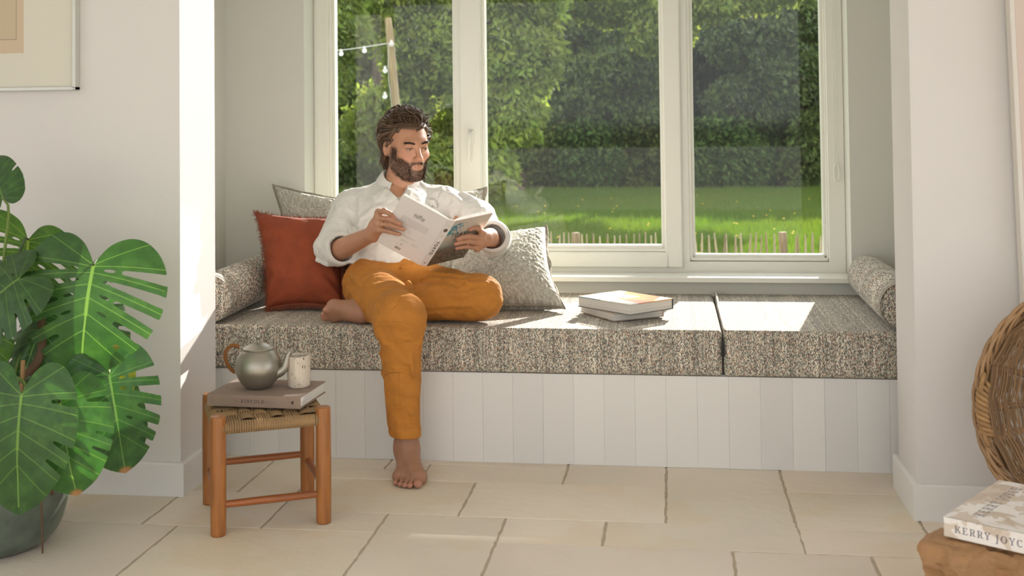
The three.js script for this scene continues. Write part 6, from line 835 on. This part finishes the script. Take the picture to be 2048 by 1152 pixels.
  for (const y of [0.845, 0.80, 0.755, 0.705, 0.655]) { const x = mix(0.518, 0.583, (0.86 - y) / 0.21), g = new THREE.CylinderGeometry(0.0052, 0.0052, 0.002, 16).rotateX(Math.PI / 2); g.translate(x, y, surf(x, y) + 0.001); obj('button', toLocal(g), std({ color: L3(0.62, 0.58, 0.5), roughness: 0.4 }), shirt); }
  // collar: a stand round the neck with the leaf folded over it
  {
    const C = V(0.484, 0.936, -0.960), pos = [], uv = [], idx = [], N = 44; const ax = V(0.06, 1, 0.10).normalize(), fr = V(0.22, 0, 0.97).addScaledVector(ax, -V(0.22, 0, 0.97).dot(ax)).normalize(), sd = ax.clone().cross(fr);
    for (let i = 0; i <= N; i++) { const t = mix(-1, 1, i / N), a = t * (Math.PI - 0.42) + Math.PI, front = sm(0.45, 1, Math.abs(t)), rad = (r) => fr.clone().multiplyScalar(Math.cos(a) * r).addScaledVector(sd, Math.sin(a) * r); const drop = 0.034 + 0.040 * front, out = 0.024 + 0.020 * front, dz = -0.030 * front; for (const [r, y] of [[0.060, -0.006], [0.0605, 0.026], [0.0625, 0.0325], [0.066, 0.031], [0.066 + out * 0.5, 0.031 - drop * 0.45], [0.066 + out, 0.031 - drop], [0.0635 + out, 0.030 - drop], [0.0635 + out * 0.5, 0.028 - drop * 0.45], [0.063, 0.020]]) { const p = C.clone().add(rad(r + 0.004 * front)).addScaledVector(ax, y + dz + 0.006 * (1 - front) ); pos.push(p.x, p.y, p.z); uv.push(t * 0.2, y); } }
    const K = 9; for (let i = 0; i < N; i++) for (let k = 0; k < K - 1; k++) { const a = i * K + k, b = a + K; idx.push(a, a + 1, b, b, a + 1, b + 1); }
    const g = new THREE.BufferGeometry(); g.setAttribute('position', new THREE.Float32BufferAttribute(pos, 3)); g.setAttribute('uv', new THREE.Float32BufferAttribute(uv, 2)); g.setIndex(idx); g.computeVertexNormals(); obj('collar', toLocal(g), M_shirt, shirt);
  }
  // ---- hair, beard and brows: tapered locks that lie along the head
  const r = rng(2024), P0 = [], I0 = [], N0 = []; const grad = (f, p, e = 0.0015) => V(f(p.x + e, p.y, p.z) - f(p.x - e, p.y, p.z), f(p.x, p.y + e, p.z) - f(p.x, p.y - e, p.z), f(p.x, p.y, p.z + e) - f(p.x, p.y, p.z - e)).normalize();
  const lockGeo = (list) => { const gs = []; for (const [pts, rad, flat] of list) gs.push(sweep(pts, rad, 5, { n: pts.length * 2, caps: false, flat })); return merge(gs); };
  const skullH = (x, y, z) => Math.min(skull(x, y, z), 9);
  const hairline = (p) => { const a = Math.abs(p.x); if (p.z > 0.03) return p.y > 0.064 + 0.012 * sm(0.0, 0.03, a) - 0.35 * Math.max(0, a - 0.045) + 0.004 * noise3(p.x * 90, 1, 2); if (p.z > 0.002) return p.y > 0.030 - 0.9 * (0.03 - p.z) * 1.0; if (p.z > -0.026) return p.y > 0.018; return p.y > -0.088 - 0.2 * (0.02 + p.z); };
  const locks = [];
  for (let tries = 0, n = 0; n < 1250 && tries < 60000; tries++) {
    const d = V(r() * 2 - 1, r() * 2 - 1, r() * 2 - 1); if (d.length() > 1 || d.length() < 0.1) continue; d.normalize(); let p = V(d.x * 0.09, 0.02 + d.y * 0.11, -0.018 + d.z * 0.11); for (let i = 0; i < 8; i++) p.addScaledVector(grad(skullH, p), -skullH(p.x, p.y, p.z)); if (!hairline(p)) continue; n++;
    const pts = [], top = p.y > 0.055, back = p.z < -0.03, front = p.z > 0.02 && top, fly = r() < 0.12, clump = noise3(p.x * 38, p.y * 38, p.z * 38), len = (top ? 0.12 + 0.06 * r() : back ? 0.10 + 0.06 * r() : 0.085 + 0.035 * r()), steps = 11, curl = clump * 2.4 + (r() - 0.5), ph = clump * 7, q = p.clone(), base = (top ? 0.023 : back ? 0.026 : 0.015) + 0.009 * clump + 0.006 * r() + (front ? 0.008 : 0) + (fly ? 0.008 : 0);
    for (let s = 0; s <= steps; s++) {
      const u = s / steps, low = sm(-0.02, -0.075, q.y), h = 0.001 + base * Math.sin(Math.min(1, u * 2.2) * Math.PI * 0.5) * (1 - 0.25 * u) + low * (0.018 + 0.026 * u * (0.5 + 0.5 * Math.sin(ph * 3))) , g = grad(skullH, q); q.addScaledVector(g, h - skullH(q.x, q.y, q.z)); pts.push(q.clone());
      const sx = Math.sign(q.x - 0.010) || 1; let F = V(sx * 0.30, 0, -1); if (q.z > 0.02 && q.y > 0.07) F = V(sx * 0.22 - 0.25, 0.6 - 1.5 * u, -0.85); if (Math.abs(q.x) > 0.045) F = V(0, -0.30 - 0.4 * u, -0.9); if (q.z < -0.045) F = V(sx * 0.12, -1, -0.30); if (q.y < -0.03) F = V(sx * 0.35 * Math.sin(ph + u * 4), -0.85, -0.35 + 0.9 * curl * u);
      F.add(V(0.75 * Math.sin(ph + u * 7.5), 0.38 * Math.sin(ph * 1.3 + u * 8), 0.25 * Math.cos(ph + u * 7))); F.addScaledVector(g, -F.dot(g)).normalize(); q.addScaledVector(F, len / steps);
    }
    const w0 = fly ? 0.0012 : 0.0022 + 0.0026 * r(); locks.push([pts, (t) => w0 * Math.pow(Math.sin(Math.PI * clamp(0.12 + 0.88 * t)), 0.6) + 0.0003, 0.5]);
  }
  const M_hair = phy({ map: tex(64, 64, (u, v) => { const k = 0.8 + 0.5 * hash3(Math.floor(u * 64), 0, 7) + 0.2 * tnoise(u * 8, v * 4, 8, 3); return [0.085 * k, 0.047 * k, 0.026 * k]; }), roughness: 0.42, sheen: 0.3, sheenColor: L3(0.7, 0.5, 0.35) });
  const capF = (x, y, z) => { const d = skull(x, y, z) - 0.010 - 0.003 * noise3(x * 60, y * 60, z * 60); const cut = Math.max(0.058 + 0.1 * (z > 0.03 ? 1 : 0) * 0 - y - (z < 0.03 ? (0.03 - z) * 1.2 : 0) + (z > 0.045 ? 0.016 : 0), -1); const c2 = z < -0.02 ? -0.075 - y : cut; return smax(d, c2, 0.006); };
  const hairCap = meshField(capF, [-0.1, -0.11, -0.14], [0.1, 0.145, 0.12], 0.0035, { slack: 1.9 }); const hg = merge([hairCap, lockGeo(locks)]); hg.applyMatrix4(headM); tag(obj('hair', toLocal(hg), M_hair, man), 'wavy dark brown hair');
  const bl = []; for (let tries = 0; bl.length < 2300 && tries < 60000; tries++) { const p = V((r() - 0.5) * 0.16, -0.15 + 0.17 * r(), 0.005 + 0.12 * r()); for (let i = 0; i < 5; i++) { const d = headF(p.x, p.y, p.z); if (Math.abs(d) > 0.06) break; p.addScaledVector(grad(headF, p), -d); } if (Math.abs(headF(p.x, p.y, p.z)) > 0.001 || beardMask(p.x, p.y, p.z) < 0.25 + 0.6 * r()) continue; const g = grad(headF, p), F = V(p.x * 3 + (r() - 0.5) * 0.5, -0.8 + (r() - 0.5) * 0.4, -0.2 + 0.4 * (r() - 0.5)); F.addScaledVector(g, -F.dot(g)).normalize(); const L = 0.0045 + 0.0035 * r(); bl.push([p, p.clone().addScaledVector(F, L * 0.5).addScaledVector(g, L * 0.32), p.clone().addScaledVector(F, L).addScaledVector(g, L * 0.42)]); }
  const tiny = (list, w) => { const pos = []; for (const [a, b, c] of list) { const t = c.clone().sub(a), s = t.clone().cross(V(0.3, 0.5, 0.8)).normalize().multiplyScalar(w), q = t.clone().cross(s).normalize().multiplyScalar(w); for (const k of [s, q]) for (const v of [a.clone().sub(k), a.clone().add(k), b.clone().add(k), a.clone().sub(k), b.clone().add(k), b.clone().sub(k), b.clone().sub(k), b.clone().add(k), c]) pos.push(v.x, v.y, v.z); } const g = new THREE.BufferGeometry(); g.setAttribute('position', new THREE.Float32BufferAttribute(pos, 3)); g.computeVertexNormals(); g.applyMatrix4(headM); return toLocal(g); };
  const M_beard = std({ color: L3(0.060, 0.034, 0.021), roughness: 0.6, side: THREE.DoubleSide }); tag(obj('beard', tiny(bl, 0.00042), M_beard, man), 'short dark beard', null, null, 'stuff');
  const br = []; for (let tries = 0; br.length < 420 && tries < 20000; tries++) { const p = V((r() - 0.5) * 0.11, 0.012 + 0.022 * r(), 0.09); for (let i = 0; i < 5; i++) p.addScaledVector(grad(headF, p), -headF(p.x, p.y, p.z)); if (brow(p.x, p.y, p.z) < 0.3 + 0.4 * r()) continue; const g = grad(headF, p), F = V(Math.sign(p.x), 0.15, -0.25); F.addScaledVector(g, -F.dot(g)).normalize(); br.push([p, p.clone().addScaledVector(F, 0.004).addScaledVector(g, 0.0016), p.clone().addScaledVector(F, 0.008).addScaledVector(g, 0.0014)]); }
  obj('eyebrows', tiny(br, 0.00042), M_beard, man);
  // ring on his right hand
  { const g = new THREE.TorusGeometry(0.0104, 0.0015, 8, 28), d = V(0.049, -0.002, 0.023).normalize(); g.applyQuaternion(new THREE.Quaternion().setFromUnitVectors(V(0, 0, 1), d)); g.translate(0.545, 0.8082, -0.460); tag(obj('ring', toLocal(g), std({ color: L3(0.75, 0.48, 0.32), metalness: 1, roughness: 0.25 }), man), 'rose gold finger ring'); }
}
// ---------------------------------------------------------------- the book he is holding, open with its spine towards the room
{
  const St = V(0.790, 0.825, -0.44), Sb = V(0.661, 0.654, -0.56), TL = V(0.628, 0.905, -0.41), RT = V(0.901, 0.845, -0.577);
  const dn = Sb.clone().sub(St), H = dn.length(); dn.normalize();
  const t = thing('travel_book', 'open white travel book lettered TOKYO held in both hands of the reader', 'book', Sb.toArray());
  const off = (p) => p.clone().sub(Sb);
  const l = TL.clone().sub(St); l.addScaledVector(dn, -l.dot(dn)); const lw = l.length(); l.normalize(); const q = RT.clone().sub(St); q.addScaledVector(dn, -q.dot(dn)); const rw = q.length(); q.normalize();
  const w = 0.178, sw = 0.027, up = dn.clone().negate(), s = V().addVectors(l.clone().negate(), q).normalize();
  const S0 = off(Sb).addScaledVector(s, -sw / 2), S1 = off(Sb).addScaledVector(s, sw / 2);
  // board: a thin slab spanned by origin, across and up, with uv over its outer face
  const board = (o, ax, wd, th, flipU) => { const n = ax.clone().cross(up).normalize(); const g = new THREE.BoxGeometry(wd, H, th); { const uv = g.attributes.uv, p = g.attributes.position; for (let i = 0; i < uv.count; i++) { const u = p.getX(i) / wd + 0.5; uv.setXY(i, flipU ? 1 - u : u, p.getY(i) / H + 0.5); } } g.translate(wd / 2, H / 2, 0); g.applyMatrix4(new THREE.Matrix4().makeBasis(ax, up, n)); g.translate(o.x, o.y, o.z); return g; };
  const sans = (g, s, x, y, f, c) => { g.font = f; g.fillStyle = c; g.fillText(s, x, y); };
  const lines = (g, x, y, n, wd, dy, c) => { g.fillStyle = c; const r = rng(x * 7 + y); for (let i = 0; i < n; i++) { let cx = x, e = x + wd * (i === n - 1 ? 0.6 : 0.92 + 0.08 * r()); while (cx < e) { const k = 6 + r() * 22; g.fillRect(cx, y + i * dy, Math.min(k, e - cx), 3.2); cx += k + 5; } } };
  const backC = std({ roughness: 0.45, map: canvasTex(768, 928, (g, W, Hh) => { g.fillStyle = '#e8e2de'; g.fillRect(0, 0, W, Hh); const r = rng(31);
    for (let i = 0; i < 200; i++) { g.fillStyle = `rgba(95,88,80,${0.2 + 0.4 * r()})`; const x = 300 + r() * 170; g.fillRect(x, 176 + 16 * Math.sin(x * 0.06) + r() * 56, 4 + r() * 16, 2 + r() * 2.5); } g.strokeStyle = 'rgba(90,84,78,.7)'; g.lineWidth = 3; for (let i = 0; i < 5; i++) { g.beginPath(); g.moveTo(292, 196 + i * 14); g.quadraticCurveTo(385, 160 + i * 16, 478, 196 + i * 12); g.stroke(); }
    lines(g, 150, 300, 9, 480, 15, 'rgba(105,96,90,.75)'); g.strokeStyle = 'rgba(110,100,94,.7)'; g.lineWidth = 3; g.beginPath(); g.arc(378, 512, 17, 0.6, 5.6); g.stroke(); lines(g, 225, 590, 3, 300, 14, 'rgba(105,96,90,.75)'); lines(g, 150, 668, 3, 110, 13, 'rgba(130,122,116,.6)'); lines(g, 315, 668, 4, 130, 13, 'rgba(130,122,116,.6)'); lines(g, 490, 668, 3, 120, 13, 'rgba(130,122,116,.6)'); g.fillStyle = '#2c2826'; g.fillRect(352, 752, 24, 10); lines(g, 290, 776, 2, 150, 12, 'rgba(130,122,116,.6)');
    for (let x = 300; x < 390; x += 3 + Math.floor(r() * 5)) { g.fillStyle = '#3a3532'; g.fillRect(x, 826, 2.4, 42); } }) });
  const spineC = std({ roughness: 0.45, map: canvasTex(128, 928, (g, W, Hh) => { g.fillStyle = '#ece6e2'; g.fillRect(0, 0, W, Hh); g.save(); g.translate(W / 2, 0); g.fillStyle = '#4a453c'; g.beginPath(); g.arc(0, 205, 34, 0, 7); g.fill(); g.strokeStyle = '#8d8674'; g.lineWidth = 3; for (let i = -2; i < 3; i++) { g.beginPath(); g.moveTo(-24, 205 + i * 11); g.quadraticCurveTo(0, 196 + i * 11, 24, 205 + i * 11); g.stroke(); } g.rotate(Math.PI / 2); g.textBaseline = 'middle'; g.fillStyle = '#191714'; g.font = 'bold 76px sans-serif'; let x = 430; for (const ch of 'TOKYO') { g.fillText(ch, x, 0); x += g.measureText(ch).width + 6; } g.fillStyle = '#a59c94'; g.fillRect(100, -22, 30, 5); g.fillRect(100, 8, 22, 5); g.fillRect(310, -20, 26, 6); g.fillRect(310, 6, 26, 6); g.fillStyle = '#1c1a18'; g.beginPath(); g.ellipse(868, 6, 13, 9, 0.5, 0, 7); g.fill(); g.restore(); }) });
  const frontC = std({ roughness: 0.35, map: canvasTex(768, 928, (g, W, Hh) => {
    const b = g.createLinearGradient(0, 0, 0, Hh); b.addColorStop(0, '#cfc5ba'); b.addColorStop(0.36, '#c9bfb0'); b.addColorStop(0.56, '#a9aca2'); b.addColorStop(0.62, '#7e8a88'); b.addColorStop(0.66, '#857868'); b.addColorStop(1, '#3a342e'); g.fillStyle = b; g.fillRect(0, 0, W, Hh); const r = rng(61);
    for (let i = 0; i < 70; i++) { g.fillStyle = `rgba(${60 + r() * 40},${120 + r() * 40},${145 + r() * 30},${0.3 + 0.4 * r()})`; g.beginPath(); g.ellipse(20 + r() * r() * 330, 90 + r() * 210, 10 + r() * 44, 6 + r() * 16, r(), 0, 7); g.fill(); }
    for (let i = 0; i < 1500; i++) { const y = 600 + Math.pow(r(), 0.8) * 320; const v = 30 + r() * 120; g.fillStyle = `rgba(${v + 25},${v + 14},${v},.75)`; g.fillRect(r() * W, y, 5 + r() * 18, 8 + r() * 26); }
    g.textBaseline = 'middle'; g.fillStyle = '#1c1a18'; g.font = 'bold 108px sans-serif'; let x = 118; for (const ch of 'TOKYO') { g.fillText(ch, x, 330); x += g.measureText(ch).width + 14; } }) });
  obj('back_cover', board(S0.clone(), l, w, 0.0026, true), backC, t); obj('front_cover', board(S1.clone(), q, w, 0.0026, false), frontC, t); obj('spine', board(S0.clone(), s, sw, 0.0026, false), spineC, t);
  // page blocks: curved from the spine to each fore edge on the reader's side
  const inner = (ax) => { const n = ax.clone().cross(up).normalize(); const back = V(-0.2, 0.1, -1); return n.dot(back) > 0 ? n : n.negate(); };
  const block = (o, ax, th) => { const n = inner(ax), K = 14, pos = [], uv = [], idx = [], ring = []; for (let i = 0; i <= K; i++) { const u = i / K; ring.push([u * (w - 0.004), 0.0016]); } for (let i = K; i >= 0; i--) { const u = i / K; ring.push([u * (w - 0.004), 0.002 + th * (0.35 + 0.65 * Math.pow(Math.sin(Math.min(1, u * 2.2) * Math.PI / 2), 0.8)) * (1 - 0.12 * u)]); }
    for (const y of [0.003, H - 0.003]) for (const [a, b] of ring) { const p = o.clone().addScaledVector(ax, a).addScaledVector(n, b).addScaledVector(up, y); pos.push(p.x, p.y, p.z); uv.push(b * 6, a); } const R = ring.length; for (let i = 0; i < R; i++) { const a = i, b = (i + 1) % R; idx.push(a, b, a + R, b, b + R, a + R); } for (let i = 0; i < K; i++) { const a = i, b = i + 1, c = R - 2 - i, d = R - 1 - i; idx.push(a, b, c, a, c, d, a + R, c + R, b + R, a + R, d + R, c + R); }
    let g = new THREE.BufferGeometry(); g.setAttribute('position', new THREE.Float32BufferAttribute(pos, 3)); g.setAttribute('uv', new THREE.Float32BufferAttribute(uv, 2)); g.setIndex(idx); return toCreasedNormals(g, 0.6); };
  const pg = std({ map: rep(paperEdge, 2, 2), roughness: 0.9, side: THREE.DoubleSide, color: L3(1.08, 1.08, 1.1) });
  obj('pages', block(S0.clone(), l, 0.013), pg, t); obj('pages', block(S1.clone(), q, 0.013), pg, t);
}
renderer.render(scene, camera);
